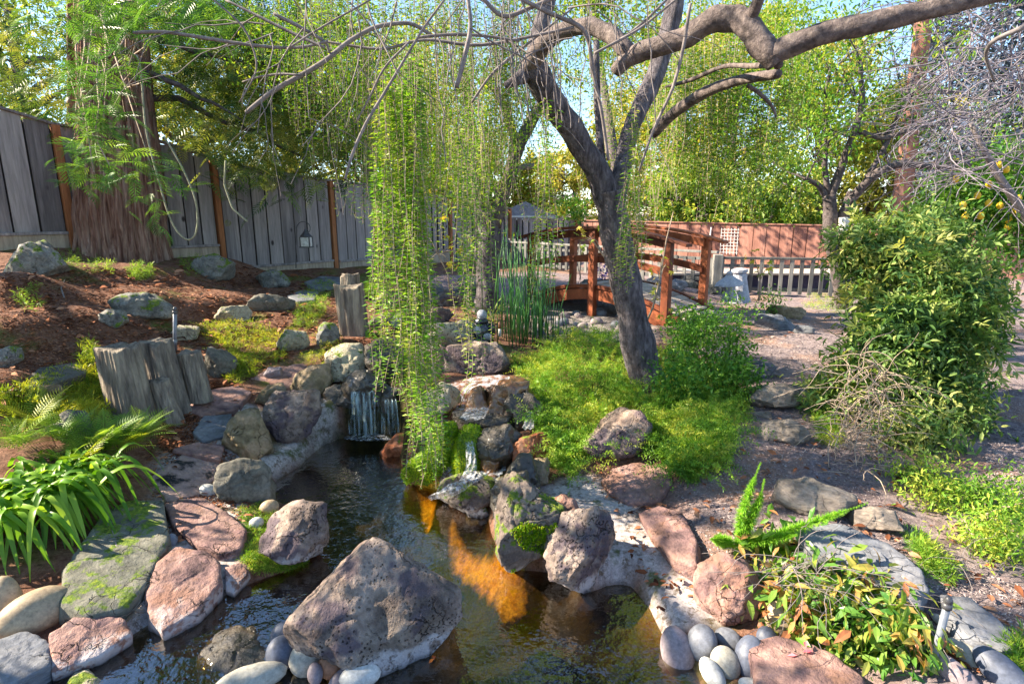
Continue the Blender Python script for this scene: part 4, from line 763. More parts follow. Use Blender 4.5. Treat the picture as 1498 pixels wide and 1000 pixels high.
for off, sgn in ((0, -1), (Wd, 1)):
    for t, wd in ((0, .09), (.5, .10), (1, .10)):
        zt = bz(t, .11, 1.57); m_ = MB(); c = bp(t, off+sgn*.03, 0); m_.box((c[0], c[1], (zt+.52)/2), (wd, .09, zt-.52), rz=brz); m_.build('post', MATS['bridge_wood'], root, bevel=.006)
    arcbar(-.09, 1.12, off+sgn*.03, lambda t: bz(t, .12, 1.605), .035, .15, 'handrail_cap')
    arcbar(.0, 1.0, off-sgn*.035, lambda t: bz(t, .12, 1.56), .10, .035, 'upper_rail')
    arcbar(.0, 1.0, off-sgn*.035, lambda t: bz(t, .12, 1.22), .09, .035, 'middle_rail')
    arcbar(.03, 1.08, off+sgn*.0, lambda t: bz(t, .22, .74), .05, .07, 'curb_rail')
    arcbar(.02, 1.04, off-sgn*.0, lambda t: bz(t, .24, .66), .14, .05, 'arched_beam', zf2=lambda t: bz(t, .30, .46))
nd_ = 19
for k in range(nd_):
    t = -.03+(1.14)*(k+.5)/nd_; z = bz(min(t, 1), .23, .70)-(max(0, t-1)*.7); sl_ = math.atan2(bz(min(t+.01, 1), .23)-bz(min(t-.01, 1), .23), .02*Lb); m_ = MB(); c = bp(t, Wd/2, z)
    m_.box((0, 0, 0), (1.14*Lb/nd_-.008, Wd-.08, .03), ry=-sl_, rnd=random.random()); v = m_.v[0]; m_.v[0] = v@np.array([[cos(brz), -sin(brz), 0], [sin(brz), cos(brz), 0], [0, 0, 1]]).T+c
    m_.build('deck_board', MATS['deck_wood'], root, bevel=.003)
# ------------------------------------------------------------------ redwood
def bark_trunk(name, pts, rad, mat, parent, n=96, m=70, ridge=.09, ridges=15, flare=0, seed=1, twist=.6):
    P = np.array(pts, float); t = np.linspace(0, 1, len(P)); ts = np.linspace(0, 1, m); C = np.stack([np.interp(ts, t, P[:, k]) for k in range(3)], -1); R = np.interp(ts, t, rad)
    th = np.linspace(0, 2*pi, n, endpoint=False); TH, TT = np.meshgrid(th, ts); z = C[:, 2:3]-C[0, 2]
    q = np.stack([np.cos(TH)*ridges*.22, np.sin(TH)*ridges*.22, TT*2.2+0*TH], -1)
    rd = 1-abs(vn(q+.25*fbm(q, 1.5, 2, seed+5)[..., None], 2.2, seed))*2; rd2 = vn(q*np.array([2.5, 2.5, 2]), 2.2, seed+3)
    low = np.exp(-z/.35); RR = R[:, None]*(1+ridge*(rd-.3)+ridge*.35*rd2+low*flare*(.5+.5*vn(np.stack([np.cos(TH)*1.6, np.sin(TH)*1.6, 0*TH], -1), 1.6, seed+9)))
    V = np.stack([C[:, None, 0]+RR*np.cos(TH), C[:, None, 1]+RR*np.sin(TH), C[:, None, 2]+0*TH], -1)
    i = np.arange(m-1)[:, None]*n; j = np.arange(n)[None]; j2 = (j+1) % n; mb = MB(); mb.add(V.reshape(-1, 3), np.stack([i+j, i+j2, i+n+j2, i+n+j], -1).reshape(-1, 4)); return mb.build(name, MATS[mat], parent, smoothf=True)
gR = G(178, 383); YR = gR[1]+.35
root = empty('redwood_tree', (gR[0], YR, gR[2]), 'massive redwood trunk with stringy furrowed bark in front of the left fence', 'tree'); REDWOOD = root
pts = [aty(178, 392, YR)-[0, 0, .25], aty(176, 330, YR), aty(174, 250, YR), aty(170, 150, YR), aty(164, 40, YR), aty(160, -80, YR), aty(150, -400, YR+.2)]
bark_trunk('trunk', pts, [.66, .57, .53, .44, .41, .38, .25], 'redwood_bark', root, n=260, m=140, ridge=.10, ridges=30, flare=.22)
bark_trunk('secondary_stem', [aty(112, 375, YR+.1), aty(105, 250, YR+.1), aty(104, 60, YR+.1), aty(100, -200, YR+.1)], [.10, .06, .05, .03], 'redwood_bark', root, n=24, m=40)
def sag(a, b, k=.1, n=8, wig=.03, rr=random):
    a = np.array(a, float); b = np.array(b, float); t = np.linspace(0, 1, n)[:, None]; L = np.linalg.norm(b-a); P = a+(b-a)*t; P[:, 2] += k*L*4*(t*(1-t))[:, 0]
    P[1:-1] += np.array([[rr.uniform(-1, 1)*wig*L for _ in range(3)] for _ in range(n-2)]); return P
# foliage sprays of the redwood: near drooping sprouts (bright) and dark high boughs
def sprays(mb, centers, per, rad, size, tmpl, droop=-.25, zlo=-.6, zhi=.5, rnd=None, gap=True):
    C = np.repeat(np.asarray(centers), per, 0); n = len(C); off = RNG.normal(0, 1, (n, 3))*rad; D = rdir(n, zlo, zhi); D[:, 2] += droop; X, Y, Z = frames(D, roll=RNG.uniform(-.7, .7, n)); sc_ = RNG.uniform(.6, 1.2, n)*size; kk = lit(C+off) if gap else np.ones(n, bool); C = C[kk]; off = off[kk]; X = X[kk]; Y = Y[kk]; Z = Z[kk]; sc_ = sc_[kk]
    mb.stamp(tmpl[0], tmpl[1], C+off, X, Y, Z, sc_, rnd)
FR_RED = T_frond(12, 1, .34, .12, .20, 1.0, 58)
FR_RED2 = T_frond(9, 1, .34, .18, .15, 1.0, 50)
FR_RED3 = T_frond(8, 1, .34, .12, .2, 1.0, 58)
def px_scatter(regions, Y0, Y1, n):
    """points inside picture ellipses (cx, cy, rx, ry, weight) at depths between Y0 and Y1"""
    wsum = np.array([r[4] for r in regions], float); wsum /= wsum.sum(); idx = RNG.choice(len(regions), n, p=wsum); out = []
    for k in idx:
        cx, cy, rx, ry, _ = regions[k]; a = RNG.uniform(0, 2*pi); q = math.sqrt(RNG.random()); out.append(aty(cx+rx*q*cos(a), cy+ry*q*sin(a), RNG.uniform(Y0, Y1)))
    return np.array(out)
mb = MB(); c = px_scatter([(210, 10, 120, 30, 6), (290, 10, 90, 40, 4), (138, 165, 26, 55, 2.0), (155, 225, 30, 20, 1.4), (150, 80, 50, 40, 1.4), (135, 250, 40, 5, 1.0), (225, 270, 16, 24, .4), (120,20,90,40,2)], 3.8, 4.8, 125)
sprays(mb, c, 6, .08, .20, FR_RED2, -.3, gap=False); mb.build('near_foliage', MATS['leaf_redwood'], root)
mb = MB()
for k in range(26):
    a = c[k*5 % len(c)]; mb.tube(sag(aty(175+RNG.uniform(-30, 30), RNG.uniform(-80, 200), YR-.4), a, .05, 7), np.linspace(.012, .004, 7), 5)
mb.build('twig', MATS['dry_twig'], root, smoothf=True)
mb = MB(); c = px_scatter([(300, 90, 90, 80, 3), (330, 120, 110, 70, 6), (400, 200, 110, 60, 5), (300, 60, 100, 60, 3), (60, 80, 90, 90, 3), (470, 110, 90, 80, 4), (350, 20, 200, 40, 4), (520, 190, 60, 60, 2), (440, 60, 120, 60, 3)], 8.5, 12, 520)
sprays(mb, c, 11, .26, .34, FR_RED3, -.5); mb.build('high_boughs', MATS['leaf_cedar'], root)
mb = MB()
for (x0, y0, x1, y1, Y) in [(170, 60, 460, 120, 10), (170, -20, 420, 60, 9.5), (175, 120, 470, 250, 10.5), (170, 30, 560, 60, 11), (170, 90, 360, 180, 9)]:
    mb.tube(sag(aty(x0, y0, YR), aty(x1, y1, Y), .04, 9), np.linspace(.06, .012, 9), 7)
mb.build('bough', MATS['dark_bark'], root, smoothf=True)
for (pts, r) in [([(118, 150), (200, 60), (208, 120), (212, 190), (228, 250), (250, 330), (275, 356), (290, 340), (288, 290), (262, 235), (240, 200)], .010), ([(330, 235), (328, 270), (340, 305), (362, 324)], .010)]:
    m_ = MB(); P = np.array([aty(a, b, 6.9 if i else 6.9) for i, (a, b) in enumerate(pts)]); tt = np.linspace(0, 1, len(P)); t2 = np.linspace(0, 1, 40); P2 = np.stack([np.interp(t2, tt, P[:, k]) for k in range(3)], -1)
    for _ in range(3): P2[1:-1] = (P2[:-2]+P2[2:]+2*P2[1:-1])/4
    m_.tube(P2, r, 6); tag(m_.build('garden_hose' if r == .010 and len(pts) > 5 else 'vine_stem', MATS['hose_green'], smoothf=True), 'pale green looping hose hanging beside the redwood trunk' if len(pts) > 5 else 'thin pale loop of stem hanging before the grey fence', 'hose' if len(pts) > 5 else 'vine')
# ------------------------------------------------------------------ the leaning weeping tree
def limb(parent, pts, rad_px, mat='mayten_bark', name='limb', n=14, sub=5, rough=.10):
    """pts: (px, py, Y), radii in pixels of the photograph at that depth"""
    P = np.array([aty(a, b, Y) for a, b, Y in pts]); R = np.array([r*Y/F for r, (_, _, Y) in zip(rad_px, pts)])*.95
    t = np.linspace(0, 1, len(P)); t2 = np.linspace(0, 1, (len(P)-1)*sub+1); P2 = np.stack([np.interp(t2, t, P[:, k]) for k in range(3)], -1); R2 = np.interp(t2, t, R)
    for _ in range(3): P2[1:-1] = (P2[:-2]+P2[2:]+2*P2[1:-1])/4; R2[1:-1] = (R2[:-2]+R2[2:]+2*R2[1:-1])/4
    mb = MB(); mb.tube(P2, R2, n, rough=rough); return mb.build(name, MATS[mat], parent, smoothf=True), P2
g = G(950, 578); YM = g[1]+.12
TREE = empty('weeping_tree', (g[0], YM, g[2]), 'leaning grey barked weeping tree with forked trunk and hanging leafy strands', 'tree')
limb(TREE, [(958, 600, YM), (952, 572, YM), (938, 520, YM), (921, 440, YM), (906, 370, YM), (897, 310, YM), (893, 280, YM)], [38, 31, 26, 23.5, 22, 22, 26], name='trunk', n=28, sub=10, rough=.12)
limb(TREE, [(893, 305, YM), (880, 265, YM), (862, 230, YM-.05), (838, 190, YM-.1), (812, 155, YM-.2), (792, 122, YM-.3), (780, 95, YM-.35), (770, 88, YM-.35)], [20, 19, 18, 18, 18, 19, 21, 16], n=22, sub=8, rough=.14)
limb(TREE, [(898, 300, YM), (908, 262, YM), (914, 225, YM+.1), (925, 180, YM+.2), (945, 140, YM+.3), (965, 95, YM+.4), (980, 40, YM+.5), (1000, -60, YM+.6)], [15, 14, 12, 12, 13, 13, 13, 11], n=20, sub=7)
limb(TREE, [(884, 260, YM+.1), (878, 215, YM+.2), (874, 150, YM+.3), (872, 60, YM+.4)], [6, 6, 5, 4], name='branch')
limb(TREE, [(770, 108, YM-.35), (755, 118, YM-.4), (738, 126, YM-.4)], [12, 8, 4], name='branch')
limb(TREE, [(775, 100, YM-.35), (790, 70, YM-.5), (810, 50, YM-.6), (840, 40, YM-.7), (867, 38, YM-.8), (893, 50, YM-.9), (912, 68, YM-1.0), (925, 85, YM-1.0)], [14, 13, 12, 11, 11, 12, 12, 12], mat='limb_bark', n=18)
limb(TREE, [(780, 95, YM-.35), (785, 60, YM-.3), (797, 20, YM-.2), (810, -30, YM-.1)], [13, 12, 11, 10], n=16)
limb(TREE, [(899, 106, YM-1.0), (915, 88, YM-1.0), (940, 75, YM-1.05), (967, 67, YM-1.1), (1000, 58, YM-1.15), (1020, 42, YM-1.2), (1050, 25, YM-1.25), (1080, 28, YM-1.3), (1100, 45, YM-1.35), (1120, 72, YM-1.4), (1136, 92, YM-1.4)], [9, 13, 13, 13, 14, 16, 17, 17, 17, 17, 14], mat='limb_bark', n=20, sub=7, rough=.16)
limb(TREE, [(1128, 82, YM-1.4), (1160, 66, YM-1.45), (1200, 50, YM-1.5), (1260, 36, YM-1.55), (1330, 20, YM-1.6), (1400, 5, YM-1.65), (1520, -25, YM-1.7)], [16, 15, 15, 15, 14, 12.5, 12], mat='limb_bark', n=20, sub=7, rough=.12)
limb(TREE, [(1096, 28, YM-1.35), (1106, 10, YM-1.4), (1120, -30, YM-1.5)], [9, 8, 7], mat='limb_bark', name='branch')
limb(TREE, [(1137, 88, YM-1.4), (1139, 98, YM-1.42)], [9, 6], mat='dark_bark', name='knot', sub=3)
limb(TREE, [(1138, 108, YM-1.0), (1110, 112, YM-.8), (1080, 117, YM-.6), (1033, 133, YM-.3), (987, 163, YM), (955, 196, YM+.2)], [7, 7, 7, 8, 8, 7], mat='limb_bark', name='branch')
limb(TREE, [(1128, 95, YM-1.35), (1100, 97, YM-1), (1060, 95, YM-.6), (1010, 118, YM-.3), (975, 127, YM)], [4, 4, 3, 3, 2], mat='limb_bark', name='branch')
limb(TREE, [(1093, 125, YM-.6), (1110, 135, YM-.6), (1130, 155, YM-.6), (1136, 172, YM-.6)], [3, 3, 2.5, 1.5], mat='limb_bark', name='branch')
GREY = [([(195, 48), (240, 46), (300, 56), (350, 64), (400, 70), (445, 70), (480, 60)], 3.2, 3.2), ([(360, 165), (400, 132), (445, 108), (478, 88), (510, 60), (550, 38), (600, 32), (632, 52)], 4.6, 3.3),
        ([(505, 262), (515, 225), (535, 180), (560, 140), (590, 90), (620, 40), (650, 0)], 3, 3.0), ([(668, 128), (678, 90), (690, 40), (683, -10)], 4.5, 3.1), ([(755, -5), (800, 18), (850, 38), (862, 60), (868, 110), (880, 160), (890, 235)], 4.2, 3.3),
        ([(610, 55), (660, 50), (705, 52), (760, 60)], 3, 3.2), ([(700, -10), (735, 30), (790, 5), (830, -10)], 4, 3.3), ([(400, 20), (440, 40), (478, 62), (482, 78)], 3.2, 3.3), ([(905, 60), (940, 35), (975, 0)], 3, 3.2),
        ([(870, 78), (905, 60), (940, 40), (1000, -10)], 2.6, 3.1), ([(1010, 5), (1000, 70), (985, 130), (955, 190), (935, 250)], 3.2, 3.1), ([(690, 150), (720, 105), (790, 50), (840, 10)], 2.5, 3.5), ([(840, 40), (700, 70), (620, 55), (560, 75), (470, 60)], 3, 3.35),
        ([(300, -10), (360, 40), (380, 100), (350, 150)], 1.8, 3.0), ([(420, 72), (470, 40), (560, -10)], 2, 3.1), ([(600, 60), (560, 100), (540, 145), (520, 180)], 2.2, 3.0), ([(440, 110), (410, 108), (380, 112), (355, 120)], 2.2, 3.2), ([(475, 70), (430, 50), (370, 20), (330, 0)], 2.8, 3.2)]
for pp, r, Y in GREY: limb(TREE, [(a, b, Y+.0006*(i*40)) for i, (a, b) in enumerate(pp)], [.82*r*(1-.45*abs(i/(len(pp)-1)-.3)) for i in range(len(pp))], mat='twig_bark', name='bare_branch', n=8, rough=.05)
def grow(mb, p, d, L, r, depth, rr, droop=.15, spread=.7, kids=3, seg=6, curl=.25, minr=.0015):
    P = [np.array(p, float)]; d = np.array(d, float); d /= np.linalg.norm(d)
    for k in range(seg):
        d = d+np.array([rr.gauss(0, curl*.5), rr.gauss(0, curl*.5), rr.gauss(0, curl*.4)-droop*.3]); d /= np.linalg.norm(d); P.append(P[-1]+d*L/seg)
    mb.tube(P, np.linspace(r, max(minr, r*.45), seg+1), 6 if depth > 1 else 4, cap=False)
    tips = [(P[-1], d)]
    if depth > 0:
        for _ in range(kids):
            k = rr.randint(1, seg); dd = (P[k]-P[k-1]); dd /= np.linalg.norm(dd); dd = dd+np.array([rr.gauss(0, spread), rr.gauss(0, spread), rr.gauss(0, spread*.8)])
            tips += grow(mb, P[k], dd, L*rr.uniform(.45, .75), max(minr, r*.5), depth-1, rr, droop, spread, kids, seg, curl, minr)
    return tips
rr = random.Random(11); mb = MB()
for k in range(26):   # hanging and crossing bare twigs under the crown
    px = rr.choice([rr.uniform(340, 560), rr.uniform(560, 900), rr.uniform(580, 800)]); py = rr.uniform(-20, 60); grow(mb, aty(px, py, rr.uniform(2.9, 3.8)), (rr.uniform(-1, 1), rr.uniform(-.3, .3), rr.uniform(-1.1, .0)), rr.uniform(.3, .75), .0045, 1, rr, .25, .5, 3, 7, .35)
for k in range(26):
    px = rr.choice([rr.uniform(600, 820), rr.uniform(700, 790), rr.uniform(800, 960)]); py = rr.uniform(-10, 40); L = rr.uniform(.3, .75); P0 = aty(px, py, rr.uniform(3, 3.6)); mb.tube(sag(P0, P0+np.array([rr.uniform(-.1, .1), 0, -L]), 0, 9, .02, rr), .003, 5, cap=False)
mb.build('bare_twigs', MATS['twig_bark'], TREE, smoothf=True)['kind'] = 'stuff'
# strands
LEAF_S = T_leaf(.30, .05, .05)
def strands(mbl, mbt, tops, lengths, leaf=.028, step=.011, spread=.006, wob=.03):
    for p, L in zip(tops, lengths):
        n = int(L/step); z = np.linspace(0, L, n); w1 = RNG.uniform(0, 6, 4); P = np.stack([p[0]+wob*np.sin(z*1.7+w1[0])*z/L+wob*.3*np.sin(z*7+w1[2])*z/L, p[1]+wob*np.sin(z*1.5+w1[1])*z/L, p[2]-z], -1)
        a = np.where(np.arange(n) % 2, pi, 0)+RNG.normal(0, .75, n)+RNG.uniform(-.5, .5); D = np.stack([np.cos(a), np.sin(a), RNG.uniform(-.45, .25, n)], -1); X, Y, Z = frames(D, roll=RNG.normal(0, .5, n))
        base = RNG.random()*.5
        mbl.stamp(LEAF_S[0], LEAF_S[1], P, X, Y, Z, leaf*RNG.uniform(.6, 1.15, n)*(.45+.55*np.minimum(1, (L-z)/.10+.25)), np.clip(base+RNG.random(n)*.5, 0, 1))
        k = np.linspace(0, n-1, max(4, int(L/.12))).astype(int); mbt.tube(P[k], .0016, 3, cap=False)
def bundle(name, cols, leaf=.028, step=.011, mat='leaf_curtain'):
    """cols: (px, ytop, ybottom, halfwidth px, Y, count)"""
    l = MB(); t = MB()
    for px, yt, yb, hw, Y, n in cols:
        for k in range(n):
            x = px+RNG.normal(0, hw*.5); y1 = yb-abs(RNG.normal(0, (yb-yt)*.22))+RNG.normal(0, 8); y0 = yt+RNG.uniform(-30, 40); Yk = Y+RNG.normal(0, .07); a = aty(x, y0, Yk); b = aty(x, y1, Yk)
            if a[2]-b[2] > .08: strands(l, t, [a], [a[2]-b[2]], leaf*RNG.uniform(.7, 1.2), step*RNG.uniform(.85, 1.4), wob=.08)
    l.build(name, MATS[mat], TREE); t.build('strand_stems', MATS['dry_twig'], TREE)['kind'] = 'stuff'
bundle('hanging_curtain', [(560, 120, 605, 13, 3.35, 24), (582, 120, 470, 14, 3.4, 18), (605, 100, 715, 10, 3.3, 34), (592, 200, 600, 14, 3.35, 12), (614, 230, 610, 9, 3.4, 14), (606, 400, 700, 10, 3.4, 14), (550, 230, 590, 5, 3.4, 6), (590, 100, 400, 24, 3.5, 12)], leaf=.044, step=.0125)
bundle('hanging_curtain', [(682, 200, 585, 14, 3.6, 15), (700, 120, 420, 16, 3.8, 9), (800, 165, 450, 11, 3.5, 13), (930, 180, 420, 9, 4.2, 16), (935, 260, 400, 6, 4.2, 8), (848, 150, 300, 4, 6, 4)], leaf=.042, step=.013)
bundle('hanging_curtain', [(470, -10, 250, 40, 4.2, 24), (540, -10, 330, 40, 4.2, 40), (620, -10, 330, 40, 4.4, 44), (660, -10, 300, 40, 4.6, 36), (745, -10, 300, 30, 4.6, 44), (790, -10, 180, 30, 4.8, 22), (700, 0, 260, 40, 4.9, 30), (600, 60, 300, 70, 5, 44), (700, 50, 330, 50, 5.2, 36), (440, -20, 190, 60, 5, 24)], leaf=.04, step=.018, mat='leaf_mayten')
bundle('hanging_curtain', [(1000, 60, 300, 50, 6, 46), (1060, 60, 320, 50, 6, 56), (1110, 90, 330, 50, 6, 50), (1150, 60, 270, 50, 6, 26), (960, 100, 330, 30, 6, 16), (1080, 0, 240, 90, 6.5, 44), (900, 0, 240, 60, 6.5, 36), (980, 0, 200, 60, 6.8, 30), (985, 60, 330, 20, 5.6, 12)], leaf=.058, step=.022, mat='leaf_mayten')
mb = MB(); c = px_scatter([(780, 20, 420, 70, 6), (600, 80, 260, 90, 9), (760, 120, 60, 80, 2), (840, 80, 80, 80, 4), (900, 180, 40, 80, 2), (500, 40, 140, 60, 3), (1060, 60, 180, 80, 5), (820, 80, 120, 70, 3), (670, 180, 100, 90, 4), (1080, 170, 130, 90, 4)], 5.6, 7.8, 2000)
nL = 26; C = np.repeat(c, nL, 0)+RNG.normal(0, .13, (len(c)*nL, 3)); C = C[lit(C)]; D = rdir(len(C)); D[:, 2] -= .5; X, Y, Z = frames(D, roll=RNG.uniform(-1, 1, len(C))); mb.stamp(*LEAF_S, C, X, Y, Z, RNG.uniform(.03, .06, len(C)))
mb.build('crown', MATS['leaf_mayten'], TREE)
# unseen crown above the frame: shades the pond, opening cut for sky reflection
mb = MB(); c = np.stack([RNG.uniform(-3.6, 3.2, 420), RNG.uniform(1.5, 8.5, 420), RNG.uniform(4.1, 6.0, 420)], -1); el = np.degrees(np.arctan2(c[:, 2], c[:, 1]-2.4)); c = c[~((el > 28) & (el < 58) & (abs(c[:, 0]-.45) < 1.4))]; C = np.repeat(c, 24, 0)+RNG.normal(0, .16, (len(c)*24, 3)); C = C[lit(C)]; D = rdir(len(C)); X, Y, Z = frames(D); mb.stamp(*LEAF_S, C, X, Y, Z, RNG.uniform(.07, .12, len(C)))
mb.build('upper_crown', MATS['leaf_mayten'], TREE)
# ------------------------------------------------------------------ second tree
g = G(712, 448); Y2 = 7.9
T2 = empty('weeping_tree', (g[0], Y2, .6), 'ivy draped tree with split trunk standing behind the small statue', 'tree')
limb(T2, [(712, 460, Y2), (713, 430, Y2), (714, 380, Y2), (716, 340, Y2), (715, 310, Y2)], [24, 18, 17, 17, 18], name='trunk', n=20, sub=8)
limb(T2, [(712, 330, Y2), (704, 290, Y2), (700, 250, Y2), (690, 190, Y2+.1), (680, 100, Y2+.2)], [11, 10, 8, 7, 5], n=14)
limb(T2, [(720, 330, Y2), (735, 285, Y2), (746, 255, Y2), (757, 215, Y2), (775, 180, Y2+.1), (800, 140, Y2+.2)], [14, 12, 11, 10, 9, 6], n=14, mat='dark_bark')
limb(T2, [(748, 252, Y2), (765, 244, Y2), (782, 243, Y2)], [5, 5, 4], name='branch', mat='twig_bark')
limb(T2, [(757, 215, Y2), (740, 160, Y2), (725, 130, Y2), (700, 118, Y2)], [7, 6, 5, 4], name='branch', mat='dark_bark')
mb = MB(); c = px_scatter([(700, 200, 70, 110, 5), (760, 150, 60, 60, 3), (640, 230, 70, 80, 4), (740, 60, 100, 60, 3), (700, 330, 30, 70, .7)], 7.3, 9.0, 340)
C = np.repeat(c, 26, 0)+RNG.normal(0, .14, (len(c)*26, 3)); D = rdir(len(C)); D[:, 2] -= .6; X, Y, Z = frames(D); mb.stamp(*LEAF_S, C, X, Y, Z, RNG.uniform(.05, .09, len(C))); mb.build('crown', MATS['leaf_mayten'], T2)
# ------------------------------------------------------------------ small tree at the right
T3 = empty('garden_tree', (*aty(1225, 430, 9.3)[:2], .33), 'small dark trunked tree with many forked limbs by the picket fence', 'tree')
D_ = 'dark_bark'
limb(T3, [(1232, 450, 9.3), (1228, 420, 9.3), (1222, 380, 9.3), (1212, 345, 9.3), (1215, 310, 9.3), (1212, 285, 9.3)], [10, 9, 9, 9, 10, 9], D_, 'trunk', 14)
limb(T3, [(1212, 295, 9.3), (1225, 260, 9.3), (1238, 225, 9.2), (1252, 190, 9.1), (1262, 150, 9), (1258, 90, 8.9)], [7, 6, 5.5, 5, 4, 3], D_, n=12)
limb(T3, [(1210, 290, 9.3), (1198, 270, 9.3), (1180, 262, 9.3), (1165, 255, 9.3)], [5, 4, 3, 2], D_, n=10)
limb(T3, [(1228, 320, 9.3), (1245, 292, 9.2), (1262, 272, 9.1), (1285, 250, 9), (1320, 238, 8.9), (1370, 246, 8.8), (1430, 238, 8.7), (1498, 228, 8.6)], [7, 7, 6, 6, 5, 4, 3, 2], D_, n=12)
limb(T3, [(1212, 285, 9.3), (1205, 240, 9.3), (1212, 200, 9.3), (1205, 150, 9.2), (1215, 100, 9.1)], [5, 4, 4, 3, 2], D_, n=10)
limb(T3, [(1252, 190, 9.1), (1290, 205, 9), (1335, 188, 8.9), (1390, 180, 8.8)], [4, 3.5, 3, 2], D_, n=10)
limb(T3, [(1262, 272, 9.1), (1300, 205, 9), (1330, 130, 8.9), (1345, 90, 8.9)], [4, 3.5, 3, 2], D_, n=10)
limb(T3, [(1225, 355, 9.4), (1236, 330, 9.5), (1238, 300, 9.5), (1245, 280, 9.5)], [7, 6, 6, 5], D_, n=10)
limb(T3, [(1234, 338, 9.15), (1235, 318, 9.15)], [7, 7], 'white_paint', 'trunk_wrap', n=12, rough=0)
rr = random.Random(4); mb = MB(); tips = []
for (px, py) in [(1258, 90), (1252, 150), (1240, 200), (1205, 150), (1215, 100), (1180, 262), (1205, 200), (1290, 205), (1335, 188), (1320, 140), (1345, 90), (1225, 230), (1190, 230), (1370, 240), (1430, 238), (1300, 240)]:
    for _ in range(2): tips += grow(mb, aty(px, py, 9.1), (rr.uniform(-1, 1), rr.uniform(-.4, .4), rr.uniform(-.1, 1.2)), rr.uniform(.6, 1.1), .014, 2, rr, -.05, .6, 3, 6, .3, .003)
mb.build('twigs', MATS['dark_bark'], T3, smoothf=True)['kind'] = 'stuff'
LEAF_M = T_leaf6(.42, .06, .2)
def leaves_at(name, parent, C, per, rad, size, mat, tmpl=LEAF_M, droop=.3):
    C = np.asarray(C); A = np.repeat(C, per, 0); A = A+RNG.normal(0, 1, A.shape)*rad; A = A[lit(A)]; D = rdir(len(A)); D[:, 2] -= droop; X, Y, Z = frames(D, roll=RNG.uniform(-1, 1, len(A))); m_ = MB(); m_.stamp(*tmpl, A, X, Y, Z, RNG.uniform(.6, 1.15, len(A))*size); return m_.build(name, MATS[mat], parent)
leaves_at('crown', T3, [t[0] for t in tips], 7, .11, .075, 'leaf_shrub')
C3 = px_scatter([(1225, 100, 80, 90, 5), (1180, 180, 60, 90, 3), (1240, 180, 50, 60, 2), (1150, 60, 60, 60, 2), (1390, 60, 30, 60, 1)], 8.2, 10, 380); leaves_at('crown', T3, C3, 8, .12, .085, 'leaf_mayten')
# utility pole
c = aty(1316, 320, 15); root = empty('utility_pole', (c[0], c[1], -.1), 'reddish brown wooden pole standing behind the small tree', 'pole')
m_ = MB(); top = aty(1352, 20, 15); m_.tube([[c[0]-.02, c[1], -.2], [*aty(1316, 320, 15)], [*aty(1334, 180, 15)], [*top], [top[0]+.1, top[1], top[2]+3]], [.24, .22, .2, .18, .16], 18, rough=.05); m_.build('shaft', MATS['pole_bark'], root, smoothf=True)
m_ = MB(); a = aty(1362, 134, 14.9); m_.box(tuple(a), (1.3, .1, .1)); m_.build('cross_arm', MATS['dark_bark'], root)
m_ = MB(); a = aty(1322, 238, 15); m_.tube([a-np.array([0, 0, .05]), a+np.array([0, 0, .05])], .225, 18); m_.build('metal_band', MATS['metal_dark'], root)
# bare branched tree top right with a bluish conifer behind
T4 = empty('bare_tree', (5.2, 6.6, .4), 'grey leafless tree with a haze of fine curved twigs at the upper right', 'tree')
limb(T4, [(1560, 520, 6.4), (1540, 380, 6.4), (1490, 300, 6.4), (1455, 250, 6.4), (1420, 180, 6.4)], [9, 8, 6, 5, 3], 'twig_bark', 'trunk', 12)
limb(T4, [(1498, 40, 4.6), (1450, 60, 4.7), (1440, 80, 4.8), (1455, 120, 4.9)], [4, 3, 2.5, 1.5], 'twig_bark', 'limb', 10)
rr = random.Random(21); mb = MB()
for k in range(120):
    px = rr.uniform(1365, 1530); py = rr.uniform(20, 270)
    grow(mb, aty(px, py, rr.uniform(5.2, 7.2)), (rr.uniform(-1.2, .4), rr.uniform(-.3, .3), rr.uniform(-.5, .5)), rr.uniform(.5, .9), .006, 1, rr, .08, .6, 4, 7, .35, .0022)
mb.build('twigs', MATS['mauve_twig'], T4, smoothf=True)['kind'] = 'stuff'
